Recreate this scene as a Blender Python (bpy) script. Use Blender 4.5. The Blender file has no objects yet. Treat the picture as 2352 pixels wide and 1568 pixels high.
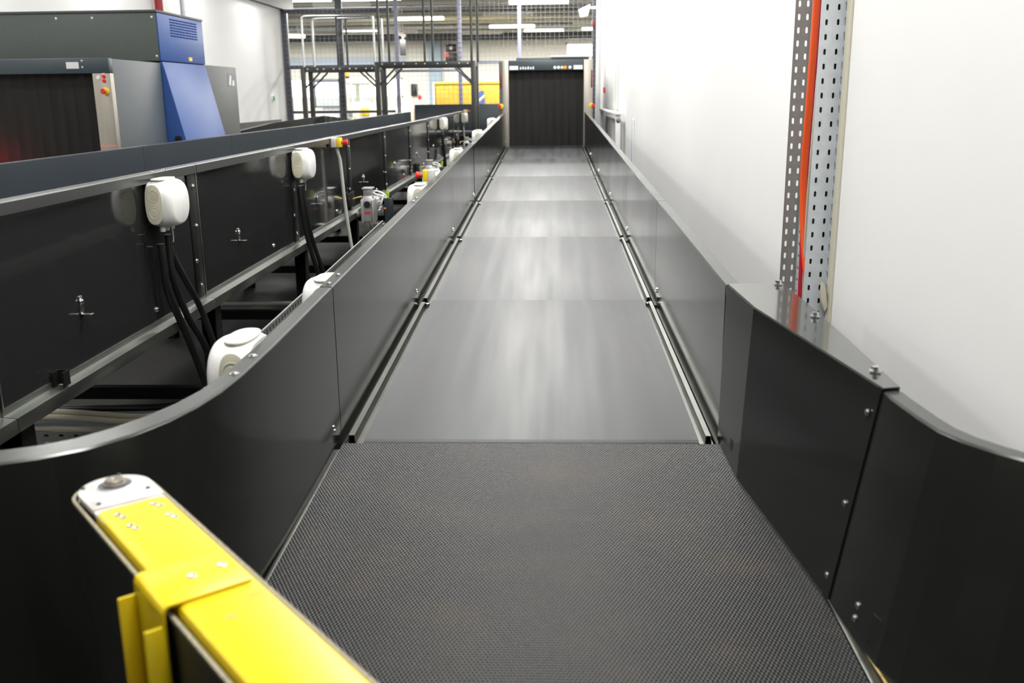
import bpy, bmesh, math, random
from mathutils import Vector, Matrix

random.seed(7)
S = bpy.context.scene
COL = S.collection
PI = math.pi
ORG = {}

# ------------------------------------------------------------------ helpers
def V(*a):
    return Vector(a)


class MB:
    """collects shapes that become ONE mesh object"""
    def __init__(self):
        self.bm = bmesh.new()

    def _add(self, src):
        vm = {}
        for v in src.verts:
            vm[v] = self.bm.verts.new(v.co)
        for f in src.faces:
            try:
                self.bm.faces.new([vm[v] for v in f.verts])
            except ValueError:
                pass
        src.free()
        return self

    def hexa(self, p, bev=0, seg=2):
        """p: 8 points, bottom four then top four, same order"""
        b = bmesh.new()
        v = [b.verts.new(q) for q in p]
        for f in ((3, 2, 1, 0), (4, 5, 6, 7), (0, 1, 5, 4), (1, 2, 6, 5), (2, 3, 7, 6), (3, 0, 4, 7)):
            b.faces.new([v[i] for i in f])
        bmesh.ops.recalc_face_normals(b, faces=b.faces)
        if bev:
            bmesh.ops.bevel(b, geom=list(b.edges), offset=bev, segments=seg, profile=0.5, affect='EDGES')
        return self._add(b)

    def box(self, x0, x1, y0, y1, z0, z1, bev=0, seg=2):
        return self.hexa([(x0, y0, z0), (x1, y0, z0), (x1, y1, z0), (x0, y1, z0),
                          (x0, y0, z1), (x1, y0, z1), (x1, y1, z1), (x0, y1, z1)], bev, seg)

    def cyl(self, p0, p1, r, n=16, r2=None, bev=0):
        p0, p1 = Vector(p0), Vector(p1)
        r2 = r if r2 is None else r2
        d = (p1 - p0).normalized()
        a = d.orthogonal().normalized()
        c = d.cross(a)
        rings = [(p0, r), (p1, r2)]
        if bev:
            rings = [(p0, r), (p1 - d * bev, r2), (p1 - d * bev * .3, r2 - bev * .3), (p1, r2 - bev)]
        R = [[self.bm.verts.new(p + (a * math.cos(2 * PI * i / n) + c * math.sin(2 * PI * i / n)) * q) for i in range(n)] for p, q in rings]
        for k in range(len(R) - 1):
            for i in range(n):
                self.bm.faces.new((R[k][i], R[k][(i + 1) % n], R[k + 1][(i + 1) % n], R[k + 1][i]))
        self.bm.faces.new(R[0][::-1])
        self.bm.faces.new(R[-1])
        return self

    def lathe(self, p0, d, prof, n=20):
        """prof: (distance along d, radius)"""
        p0, d = Vector(p0), Vector(d).normalized()
        a = d.orthogonal().normalized()
        c = d.cross(a)
        R = [[self.bm.verts.new(p0 + d * t + (a * math.cos(2 * PI * i / n) + c * math.sin(2 * PI * i / n)) * max(r, 1e-4)) for i in range(n)] for t, r in prof]
        for k in range(len(R) - 1):
            for i in range(n):
                self.bm.faces.new((R[k][i], R[k][(i + 1) % n], R[k + 1][(i + 1) % n], R[k + 1][i]))
        self.bm.faces.new(R[0][::-1])
        self.bm.faces.new(R[-1])
        return self

    def tube(self, pts, r, n=8, sub=6, smooth=True):
        P = [Vector(p) for p in pts]
        if smooth and len(P) > 2:
            Q = []
            for i in range(len(P) - 1):
                p0, p1, p2, p3 = P[max(i - 1, 0)], P[i], P[i + 1], P[min(i + 2, len(P) - 1)]
                for k in range(sub):
                    t = k / sub
                    Q.append(.5 * ((2 * p1) + (p2 - p0) * t + (2 * p0 - 5 * p1 + 4 * p2 - p3) * t * t + (3 * p1 - p0 - 3 * p2 + p3) * t ** 3))
            Q.append(P[-1])
            P = Q
        up = None
        R = []
        for i, p in enumerate(P):
            d = (P[min(i + 1, len(P) - 1)] - P[max(i - 1, 0)]).normalized()
            if up is None:
                up = d.orthogonal().normalized()
            up = (up - d * up.dot(d)).normalized()
            c = d.cross(up)
            R.append([self.bm.verts.new(p + (up * math.cos(2 * PI * j / n) + c * math.sin(2 * PI * j / n)) * r) for j in range(n)])
        for k in range(len(R) - 1):
            for j in range(n):
                self.bm.faces.new((R[k][j], R[k][(j + 1) % n], R[k + 1][(j + 1) % n], R[k + 1][j]))
        self.bm.faces.new(R[0][::-1])
        self.bm.faces.new(R[-1])
        return self

    def prism(self, poly, f, t0, t1, bev=0):
        """poly: 2D outline; f(a, b, t) -> 3D point"""
        b = bmesh.new()
        A = [b.verts.new(f(x, y, t0)) for x, y in poly]
        B = [b.verts.new(f(x, y, t1)) for x, y in poly]
        n = len(poly)
        b.faces.new(A[::-1])
        b.faces.new(B)
        for i in range(n):
            b.faces.new((A[i], A[(i + 1) % n], B[(i + 1) % n], B[i]))
        bmesh.ops.recalc_face_normals(b, faces=b.faces)
        if bev:
            bmesh.ops.bevel(b, geom=[e for e in b.edges], offset=bev, segments=2, profile=.5, affect='EDGES')
        return self._add(b)

    def strip(self, rows, th):
        """rows: list of cross-section polylines (same length); a bent sheet of thickness th"""
        b = bmesh.new()
        G = [[b.verts.new(p) for p in r] for r in rows]
        for i in range(len(G) - 1):
            for j in range(len(G[0]) - 1):
                b.faces.new((G[i][j], G[i][j + 1], G[i + 1][j + 1], G[i + 1][j]))
        bmesh.ops.recalc_face_normals(b, faces=b.faces)
        bmesh.ops.solidify(b, geom=list(b.faces), thickness=th)
        bmesh.ops.recalc_face_normals(b, faces=b.faces)
        return self._add(b)

    def slots(self, o, u, v, w, h, cols, pitch, a, bb, th=.0015):
        """sheet from o spanned by u (width w) and v (height h), pierced with stadium slots of half size a x bb"""
        o, u, v = Vector(o), Vector(u).normalized(), Vector(v).normalized()
        b = bmesh.new()
        n = int(h / pitch)
        cw = w / cols
        A, B, c = cw / 2, pitch / 2, min(a, bb) * .75
        inner = [(a, -(bb - c)), (a, bb - c), (a - c, bb), (-(a - c), bb), (-a, bb - c), (-a, -(bb - c)), (-(a - c), -bb), (a - c, -bb)]
        outer = [(A, -(bb - c)), (A, bb - c), (a - c, B), (-(a - c), B), (-A, bb - c), (-A, -(bb - c)), (-(a - c), -B), (a - c, -B)]
        corner = {1: (A, B), 3: (-A, B), 5: (-A, -B), 7: (A, -B)}
        for i in range(cols):
            for k in range(n):
                q = o + u * (cw * (i + .5)) + v * (pitch * (k + .5))
                I = [b.verts.new(q + u * x + v * y) for x, y in inner]
                O = [b.verts.new(q + u * x + v * y) for x, y in outer]
                for e in range(8):
                    g = (e + 1) % 8
                    if e in corner:
                        cx, cy = corner[e]
                        b.faces.new((I[e], O[e], b.verts.new(q + u * cx + v * cy), O[g], I[g]))
                    else:
                        b.faces.new((I[e], O[e], O[g], I[g]))
        bmesh.ops.remove_doubles(b, verts=b.verts, dist=1e-5)
        bmesh.ops.recalc_face_normals(b, faces=b.faces)
        bmesh.ops.solidify(b, geom=list(b.faces), thickness=th)
        return self._add(b)

    def build(self, name, mat, parent=None, smooth=35):
        o0 = ORG.get(parent.name, Vector()) if parent else Vector()
        bmesh.ops.translate(self.bm, verts=self.bm.verts, vec=-o0)
        bmesh.ops.recalc_face_normals(self.bm, faces=self.bm.faces)
        me = bpy.data.meshes.new(name)
        self.bm.to_mesh(me)
        self.bm.free()
        for p in me.polygons:
            p.use_smooth = True
        me.set_sharp_from_angle(angle=math.radians(smooth))
        me.materials.append(mat)
        o = bpy.data.objects.new(name, me)
        COL.objects.link(o)
        if parent:
            o.parent = parent
        ORG[o.name] = o0
        return o


def tag(o, label=None, cat=None, group=None, kind=None):
    if label: o['label'] = label
    if cat: o['category'] = cat
    if group: o['group'] = group
    if kind: o['kind'] = kind
    return o


def thing(name, label, cat, loc=(0, 0, 0), group=None):
    o = bpy.data.objects.new(name, None)
    o.empty_display_size = .1
    COL.objects.link(o)
    o.location = loc
    ORG[o.name] = Vector(loc)
    return tag(o, label, cat, group)


def dup(root, loc, label, rotz=0):
    r = root.copy(); COL.objects.link(r); r.location = loc; r.rotation_euler = (0, 0, rotz)
    r['label'] = label
    ORG[r.name] = Vector(loc)
    for ch in list(root.children):
        c = ch.copy(); COL.objects.link(c); c.parent = r
        ORG[c.name] = Vector(loc)
        for g in list(ch.children):
            d = g.copy(); COL.objects.link(d); d.parent = c
    return r


def struct(name, mb, mat, smooth=35):
    return tag(mb.build(name, mat, None, smooth), kind='structure')


# ------------------------------------------------------------------ materials
def mat(name, col, rough=.5, metal=0., spec=.5, coat=0., emit=0., noise=None, bump=None, rvar=0.):
    m = bpy.data.materials.new(name)
    m.use_nodes = True
    nt = m.node_tree
    b = nt.nodes['Principled BSDF']
    b.inputs['Base Color'].default_value = (*col, 1)
    b.inputs['Roughness'].default_value = rough
    b.inputs['Metallic'].default_value = metal
    b.inputs['Specular IOR Level'].default_value = spec
    b.inputs['Coat Weight'].default_value = coat
    b.inputs['Coat Roughness'].default_value = .06
    if emit:
        b.inputs['Emission Color'].default_value = (*col, 1)
        b.inputs['Emission Strength'].default_value = emit
    if noise or rvar or bump:
        tc = nt.nodes.new('ShaderNodeTexCoord')
        if noise or rvar:
            mp = nt.nodes.new('ShaderNodeMapping')
            n = nt.nodes.new('ShaderNodeTexNoise')
            sc, amt, st = noise if noise else (8, 0, (1, 1, 1))
            mp.inputs['Scale'].default_value = st
            n.inputs['Scale'].default_value = sc
            n.inputs['Detail'].default_value = 5
            nt.links.new(tc.outputs['Object'], mp.inputs[0])
            nt.links.new(mp.outputs[0], n.inputs['Vector'])
            if noise:
                r = nt.nodes.new('ShaderNodeMapRange')
                r.inputs[1].default_value = .3; r.inputs[2].default_value = .7
                r.inputs[3].default_value = 1 - amt; r.inputs[4].default_value = 1 + amt
                nt.links.new(n.outputs[0], r.inputs[0])
                mx = nt.nodes.new('ShaderNodeVectorMath'); mx.operation = 'SCALE'
                mx.inputs[0].default_value = col
                nt.links.new(r.outputs[0], mx.inputs['Scale'])
                nt.links.new(mx.outputs[0], b.inputs['Base Color'])
            if rvar:
                r2 = nt.nodes.new('ShaderNodeMapRange')
                r2.inputs[1].default_value = .3; r2.inputs[2].default_value = .7
                r2.inputs[3].default_value = max(rough - rvar, .03); r2.inputs[4].default_value = rough + rvar
                nt.links.new(n.outputs[0], r2.inputs[0])
                nt.links.new(r2.outputs[0], b.inputs['Roughness'])
        if bump:
            n2 = nt.nodes.new('ShaderNodeTexNoise')
            n2.inputs['Scale'].default_value = bump[0]
            n2.inputs['Detail'].default_value = 3
            nt.links.new(tc.outputs['Object'], n2.inputs['Vector'])
            bp = nt.nodes.new('ShaderNodeBump')
            bp.inputs['Strength'].default_value = bump[1]
            bp.inputs['Distance'].default_value = .002
            nt.links.new(n2.outputs[0], bp.inputs['Height'])
            nt.links.new(bp.outputs[0], b.inputs['Normal'])
    return m


def rough_belt():
    """woven rubber belt: staggered rows of small nubs, brown dirt blotches"""
    m = mat('rough_belt_rubber', (.028, .027, .026), .36, spec=.22)
    nt = m.node_tree; b = nt.nodes['Principled BSDF']; L = nt.links.new
    tc = nt.nodes.new('ShaderNodeTexCoord')
    sp = nt.nodes.new('ShaderNodeSeparateXYZ'); L(tc.outputs['Object'], sp.inputs[0])
    def mth(op, a, c=None):
        n = nt.nodes.new('ShaderNodeMath'); n.operation = op
        for i, q in enumerate((a, c)):
            if q is None: continue
            if isinstance(q, (int, float)): n.inputs[i].default_value = q
            else: L(q, n.inputs[i])
        return n.outputs[0]
    sx = mth('SINE', mth('MULTIPLY', sp.outputs[0], 2 * PI / .0076))
    sy = mth('SINE', mth('MULTIPLY', sp.outputs[1], 2 * PI / .0146))
    h = mth('MULTIPLY', sx, sy)
    hh = mth('ADD', mth('MULTIPLY', h, .5), .5)
    bp = nt.nodes.new('ShaderNodeBump'); bp.inputs['Strength'].default_value = 1.0; bp.inputs['Distance'].default_value = .0010
    L(hh, bp.inputs['Height']); L(bp.outputs[0], b.inputs['Normal'])
    n = nt.nodes.new('ShaderNodeTexNoise'); n.inputs['Scale'].default_value = 5; n.inputs['Detail'].default_value = 6
    L(tc.outputs['Object'], n.inputs['Vector'])
    cr = nt.nodes.new('ShaderNodeValToRGB')
    cr.color_ramp.elements[0].position = .46; cr.color_ramp.elements[0].color = (.009, .009, .0095, 1)
    cr.color_ramp.elements[1].position = .72; cr.color_ramp.elements[1].color = (.026, .019, .011, 1)
    L(n.outputs[0], cr.inputs[0])
    mx = nt.nodes.new('ShaderNodeMix'); mx.data_type = 'RGBA'; mx.blend_type = 'MULTIPLY'; mx.inputs[0].default_value = 1
    g = mth('ADD', mth('MULTIPLY', hh, 1.3), .2)
    cb = nt.nodes.new('ShaderNodeCombineXYZ')
    for i in range(3): L(g, cb.inputs[i])
    L(cr.outputs[0], mx.inputs[6]); L(cb.outputs[0], mx.inputs[7]); L(mx.outputs[2], b.inputs['Base Color'])
    return m


def smooth_belt():
    m = mat('worn_belt_rubber', (.05, .05, .049), .42, spec=.42)
    nt = m.node_tree; b = nt.nodes['Principled BSDF']; L = nt.links.new
    tc = nt.nodes.new('ShaderNodeTexCoord')
    mp = nt.nodes.new('ShaderNodeMapping'); mp.inputs['Scale'].default_value = (9, .5, 1)
    n = nt.nodes.new('ShaderNodeTexNoise'); n.inputs['Scale'].default_value = 1.5; n.inputs['Detail'].default_value = 5
    L(tc.outputs['Object'], mp.inputs[0]); L(mp.outputs[0], n.inputs['Vector'])
    cr = nt.nodes.new('ShaderNodeValToRGB')
    cr.color_ramp.elements[0].position = .3; cr.color_ramp.elements[0].color = (.021, .0225, .0235, 1)
    cr.color_ramp.elements[1].position = .75; cr.color_ramp.elements[1].color = (.041, .044, .049, 1)
    L(n.outputs[0], cr.inputs[0]); L(cr.outputs[0], b.inputs['Base Color'])
    r = nt.nodes.new('ShaderNodeMapRange'); r.inputs[1].default_value = .3; r.inputs[2].default_value = .7
    r.inputs[3].default_value = .38; r.inputs[4].default_value = .50
    L(n.outputs[0], r.inputs[0]); L(r.outputs[0], b.inputs['Roughness'])
    n2 = nt.nodes.new('ShaderNodeTexNoise'); n2.inputs['Scale'].default_value = 500
    L(tc.outputs['Object'], n2.inputs['Vector'])
    bp = nt.nodes.new('ShaderNodeBump'); bp.inputs['Strength'].default_value = .25; bp.inputs['Distance'].default_value = .0006
    L(n2.outputs[0], bp.inputs['Height']); L(bp.outputs[0], b.inputs['Normal'])
    return m


def louver_blue():
    return mat('blue_paint', (.028, .088, .31), .42, noise=(30, .05, (1, 1, 1)))


M = dict(
    wall=mat('white_wall_paint', (.86, .86, .85), .7, noise=(1.5, .015, (1, 1, 1)), bump=(60, .08)),
    wall_far=mat('cream_wall_paint', (.80, .78, .70), .8, noise=(2, .02, (1, 1, 1))),
    wall_blue=mat('pale_blue_wall_paint', (.50, .57, .68), .7),
    pilaster=mat('grey_blue_paint', (.30, .38, .44), .6),
    floor=mat('dark_concrete', (.030, .029, .024), .6, spec=.3, noise=(1.8, .35, (1, 1, 1)), bump=(40, .2), rvar=.12),
    ceil=mat('ceiling_grey', (.36, .36, .36), .8),
    ceil_dark=mat('ceiling_dark_sheet', (.10, .10, .11), .7, noise=(3, .2, (1, 4, 1))),
    paint=mat('charcoal_powder_coat', (.017, .0185, .0165), .14, spec=.4, bump=(700, .02), rvar=.03, noise=(3, .06, (1, 1, 1))),
    lacquer=mat('charcoal_gloss_lacquer', (.03, .032, .029), .12, spec=.6, coat=.7, bump=(700, .01)),
    flange=mat('worn_flange_coat', (.075, .08, .074), .24, metal=.35, spec=.5, noise=(5, .06, (1, 1, 1)), rvar=.035),
    gloss=mat('gloss_black_coat', (.018, .019, .019), .09, spec=.55, bump=(4, .05)),
    matte=mat('black_matte_coat', (.009, .009, .009), .5, spec=.12),
    slate=mat('slate_panel_coat', (.030, .038, .047), .3, spec=.5, noise=(4, .06, (1, 1, 1))),
    steel=mat('brushed_steel', (.52, .52, .50), .28, metal=1, noise=(60, .08, (1, .05, 1)), rvar=.06),
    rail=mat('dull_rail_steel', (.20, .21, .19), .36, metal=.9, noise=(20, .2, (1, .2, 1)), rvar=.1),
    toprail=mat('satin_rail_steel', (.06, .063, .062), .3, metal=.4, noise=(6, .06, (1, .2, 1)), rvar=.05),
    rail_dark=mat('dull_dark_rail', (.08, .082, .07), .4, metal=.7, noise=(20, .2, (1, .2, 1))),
    shaft=mat('brown_worn_steel', (.30, .27, .23), .45, metal=.7, noise=(80, .15, (1, 1, 1))),
    zinc=mat('zinc_bolt', (.72, .72, .70), .25, metal=1),
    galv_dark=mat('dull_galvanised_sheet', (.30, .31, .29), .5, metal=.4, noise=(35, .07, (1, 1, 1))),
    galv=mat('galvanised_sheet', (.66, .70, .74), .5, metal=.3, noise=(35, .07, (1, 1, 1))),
    brass=mat('worn_brass_edge', (.55, .40, .16), .35, metal=1, noise=(60, .4, (1, 1, 1))),
    belt=rough_belt(), belt2=smooth_belt(),
    rubber=mat('black_rubber', (.012, .012, .012), .5),
    fray=mat('frayed_belt_edge', (.30, .27, .19), .85, noise=(300, .4, (1, 1, 1))),
    yellow=mat('yellow_powder_coat', (.78, .57, .010), .33, spec=.5, noise=(6, .025, (1, 1, 1))),
    yellow2=mat('yellow_plastic', (.85, .60, .02), .4),
    smudge=mat('worn_paint_smudge', (.55, .40, .03), .6),
    alu=mat('bare_aluminium', (.80, .78, .75), .4, metal=.55, noise=(25, .1, (1, 1, 1)), rvar=.08),
    dark_ring=mat('bearing_seal', (.09, .10, .12), .35),
    white=mat('white_plastic', (.82, .82, .80), .35),
    ivory=mat('ivory_membrane', (.76, .74, .64), .45),
    beige=mat('beige_membrane', (.62, .59, .47), .5),
    grey_pl=mat('grey_plastic', (.62, .61, .58), .45),
    red=mat('red_plastic', (.75, .03, .02), .3),
    green=mat('green_plastic', (.02, .35, .12), .4),
    darkred=mat('dark_red_lens', (.20, .025, .015), .25),
    scan=mat('scanner_grey_coat', (.085, .10, .11), .42, noise=(250, .12, (1, 1, 1))),
    scan_front=mat('scanner_teal_coat', (.05, .068, .08), .35),
    scan_olive=mat('scanner_olive_grey_coat', (.10, .115, .105), .5, noise=(250, .15, (1, 1, 1))),
    scan_box=mat('scanner_dark_grey_coat', (.075, .08, .08), .45, noise=(250, .12, (1, 1, 1))),
    blue=louver_blue(),
    stainless=mat('satin_stainless', (.40, .37, .32), .40, metal=.8, noise=(40, .05, (1, 1, .05))),
    curtain=mat('lead_curtain_vinyl', (.012, .0115, .010), .55, spec=.3, noise=(6, .35, (5, 5, .4)), rvar=.1),
    label=mat('label_paper', (.78, .78, .80), .5),
    ink=mat('label_ink', (.25, .25, .28), .6),
    cast=mat('cast_aluminium', (.50, .50, .50), .42, metal=.6, bump=(150, .2)),
    black=mat('black_plastic', (.012, .012, .013), .4),
    cable=mat('black_cable_sheath', (.010, .010, .010), .38),
    grey_cable=mat('grey_cable_sheath', (.58, .57, .52), .5),
    beige_cable=mat('beige_cable_sheath', (.55, .50, .38), .5),
    orange=mat('orange_cable_sheath', (.88, .10, .015), .38),
    crimson=mat('crimson_cable_sheath', (.55, .02, .05), .4),
    greenyellow=mat('green_yellow_wire', (.55, .75, .05), .4),
    redpipe=mat('dark_red_pipe', (.30, .015, .018), .4),
    gantry=mat('gantry_dark_paint', (.035, .038, .036), .35),
    lav=mat('lavender_grey_paint', (.34, .35, .47), .45),
    navy=mat('blue_grey_post_paint', (.06, .065, .085), .4),
    wire=mat('mesh_wire', (.30, .30, .31), .4, metal=.5),
    chrome=mat('polished_tube', (.62, .64, .62), .15, metal=1),
    pipe_grey=mat('light_duct_paint', (.55, .55, .50), .5),
    beam=mat('dark_beam_paint', (.085, .09, .10), .5),
    cream=mat('cream_vehicle_paint', (.78, .74, .60), .35),
    vgrey=mat('vehicle_grey_paint', (.20, .22, .26), .4),
    cart=mat('ochre_tarpaulin', (.62, .36, .03), .6, noise=(8, .12, (1, 1, 1))),
    cartblue=mat('tarpaulin_blue', (.07, .13, .34), .6),
    lamp=mat('tube_diffuser', (1.0, .98, .80), .4, emit=4.5),
    lampoff=mat('unlit_diffuser', (.72, .72, .70), .4),
    pane=mat('bright_window_pane', (1, 1, 1), .3, emit=2.6),
    amber=mat('amber_lens', (.95, .25, .01), .3, emit=.5),
    redled=mat('red_indicator', (1.0, .03, .03), .3, emit=2.5),
    frame=mat('white_frame_paint', (.80, .80, .80), .45),
)


def glass(name, col=(.85, .93, .95)):
    m = bpy.data.materials.new(name); m.use_nodes = True
    nt = m.node_tree; nt.nodes.clear()
    o = nt.nodes.new('ShaderNodeOutputMaterial')
    t = nt.nodes.new('ShaderNodeBsdfTransparent'); t.inputs[0].default_value = (*col, 1)
    g = nt.nodes.new('ShaderNodeBsdfGlossy'); g.inputs['Roughness'].default_value = .02
    mx = nt.nodes.new('ShaderNodeMixShader'); mx.inputs[0].default_value = .1
    nt.links.new(t.outputs[0], mx.inputs[1]); nt.links.new(g.outputs[0], mx.inputs[2]); nt.links.new(mx.outputs[0], o.inputs[0])
    return m
M['glass'] = glass('vehicle_glass')

# ------------------------------------------------------------------ camera
HC = 1.3
F = 2200.0
Yv = Vector((1262 - 1176, 784 - 218, -F))
vd = -(Yv.x * 100 + F * F) / Yv.y
Dv = Vector((100, vd, -F)).normalized()
Yv.normalize()
Zv = -Dv
Xv = Yv.cross(Zv)
R = Matrix((Xv, Yv, Zv))          # rows: world axes in camera space -> camera axes in world space
cd = bpy.data.cameras.new('camera')
cam = bpy.data.objects.new('camera', cd)
COL.objects.link(cam)
cam.matrix_world = Matrix.Translation((0, 0, HC)) @ R.to_4x4()
cd.sensor_width = 36
cd.lens = F / 2352 * 36
cd.clip_start = .05
cd.clip_end = 200
cd.dof.use_dof = True
cd.dof.focus_distance = 3.4
cd.dof.aperture_fstop = 5.0
S.camera = cam

# ------------------------------------------------------------------ the room
struct('floor', MB().box(-14, 3.6, -3.6, 34.2, -.2, 0), M['floor'])
struct('wall_right', MB().box(.8, 1.0, -3.6, 17.3, 0, 3.5), M['wall'])
struct('wall_left', MB().box(-4.7, -4.5, -3.6, 17.1, 0, 2.73), M['wall'])
struct('wall_behind', MB().box(-4.5, .8, -3.6, -3.4, 0, 3.5), M['beam'])
struct('wall_hall_left', MB().box(-14.2, -14, 17, 34.2, 0, 3.7), M['wall_far'])
struct('wall_hall_right', MB().box(3.6, 3.8, 17, 34.2, 0, 3.7), M['wall_far'])
struct('wall_return_left', MB().box(-14, -4.7, 16.9, 17.1, 0, 3.5), M['wall_far'])
struct('wall_return_right', MB().box(1.0, 3.6, 17.1, 17.3, 0, 3.5), M['wall_far'])
struct('ceiling', MB().box(-4.7, 1.0, -3.6, 17.2, 3.5, 3.6), M['ceil'])
struct('ceiling_hall', MB().box(-14, 3.6, 17.2, 34.2, 3.66, 3.8), M['ceil_dark'])
# far wall with openings for its windows: left run of windows px 715-930, and a high window near the end
WY = 34.0
w1 = (-9.2, -5.05, 1.28, 1.93)
w2 = (.55, 1.52, 2.52, 3.0)
wb = MB()
xs = [-14, w1[0], w1[1], w2[0], w2[1], 3.6]
wb.box(-14, w1[0], WY, WY + .2, 0, 3.7)
wb.box(w1[0], w1[1], WY, WY + .2, 0, w1[2]); wb.box(w1[0], w1[1], WY, WY + .2, w1[3], 3.7)
wb.box(w1[1], w2[0], WY, WY + .2, 0, 3.7)
wb.box(w2[0], w2[1], WY, WY + .2, 0, w2[2]); wb.box(w2[0], w2[1], WY, WY + .2, w2[3], 3.7)
wb.box(w2[1], 3.6, WY, WY + .2, 0, 3.7)
struct('wall_back', wb, M['wall_far'])
for i, w in enumerate((w1, w2)):
    f = MB()
    f.box(w[0], w[0] + .06, WY + .03, WY + .12, w[2], w[3]); f.box(w[1] - .06, w[1], WY + .03, WY + .12, w[2], w[3])
    f.box(w[0], w[1], WY + .03, WY + .12, w[2], w[2] + .05); f.box(w[0], w[1], WY + .03, WY + .12, w[3] - .05, w[3])
    k = 3 if i == 0 else 0
    for j in range(k):
        xx = w[0] + (w[1] - w[0]) * (j + 1) / (k + 1)
        f.box(xx - .03, xx + .03, WY + .03, WY + .12, w[2], w[3])
    fo = struct('window_%d' % (i + 1), f, M['frame'])
    MB().box(w[0] + .01, w[1] - .01, WY + .13, WY + .15, w[2], w[3]).build('pane', M['pane'], fo)
struct('trim_1', MB().box(-9.6, -4.9, WY - .06, WY - .001, 2.28, 2.62), M['wall_blue'])
struct('pillar_1', MB().box(-4.1, -3.68, WY - .3, WY - .001, 0, 3.66), M['pilaster'])
# dark duct along the head of the left wall
struct('trim_2', MB().box(-4.72, -4.42, 9, 17.3, 2.731, 3.05), M['beam'])
struct('beam_1', MB().box(-14, 3.6, 33.2, 33.6, 3.1, 3.40), M['beam'])
struct('beam_2', MB().box(-14, 3.6, 29.0, 29.25, 3.45, 3.655), M['pipe_grey'])
struct('beam_3', MB().box(-14, 3.6, 23.9, 24.1, 3.38, 3.655), M['lav'])
struct('beam_4', MB().box(-14, 3.6, 20.4, 20.6, 3.33, 3.655), M['beam'])

# ------------------------------------------------------------------ small fittings
def bolt(p, d, r=.008, h=.005, parent=None, name='bolt', m='zinc'):
    mb = MB()
    mb.lathe(p, d, [(-.001, r * 1.25), (h * .25, r * 1.25), (h * .3, r * .85), (h * .8, r * .8), (h, r * .55)], 12)
    return mb.build(name, M[m], parent)


ZB = lambda y: .342 + .0258 * y           # belt surface of the rising main line
XL, XR = -.563, .447                       # inner faces of its guards
GH = .422                                  # guard height above the belt

# ------------------------------------------------------------------ main line: one conveyor per belt
def belt_loop(x0, x1, y0, y1, zf, r=.03, step=.0):
    """flat belt running round two end rollers: outline in (y, z), swept in x"""
    pts = []
    n = 8
    zt0, zt1 = zf(y0) - step, zf(y1) + step
    for i in range(n + 1):
        a = PI / 2 + PI * i / n
        pts.append((y0 + r + r * math.cos(a), zt0 - r + r * math.sin(a)))
    for i in range(n + 1):
        a = -PI / 2 + PI * i / n
        pts.append((y1 - r + r * math.cos(a), zt1 - r + r * math.sin(a)))
    return MB().prism(pts, lambda a, b, t: (t, a, b), x0, x1)


def guard(x, side, y0, y1, zf0, zf1, fl=.03, parent=None, name='side_panel', m='paint', cut=0):
    """upright sheet with its top edge folded outward and down"""
    rows = []
    ys = [y0, y1] if not cut else [y0, y1 - cut * 1.6, y1 - cut * .7, y1 - cut * .2, y1]
    drop = [0] * len(ys) if not cut else [0, 0, cut * .12, cut * .5, cut]
    for y, d in zip(ys, drop):
        zt = zf1(y) - d
        rows.append([(x, y, zf0(y)), (x, y, zt - .003), (x + side * .003, y, zt), (x + side * fl, y, zt), (x + side * fl, y, zt - .016)])
    o = MB().strip([r[:2] for r in rows], .0025).build(name, M[m], parent, 25)
    MB().strip([r[1:] for r in rows], .0025).build('top_flange', M['flange'], o, 25)
    return o


def leg(x, y, zt, parent, name='leg'):
    mb = MB()
    mb.box(x - .025, x + .025, y - .025, y + .025, .012, zt, .004)
    mb.box(x - .05, x + .05, y - .04, y + .04, 0, .012, .003)
    return mb.build(name, M['matte'], parent)


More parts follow.
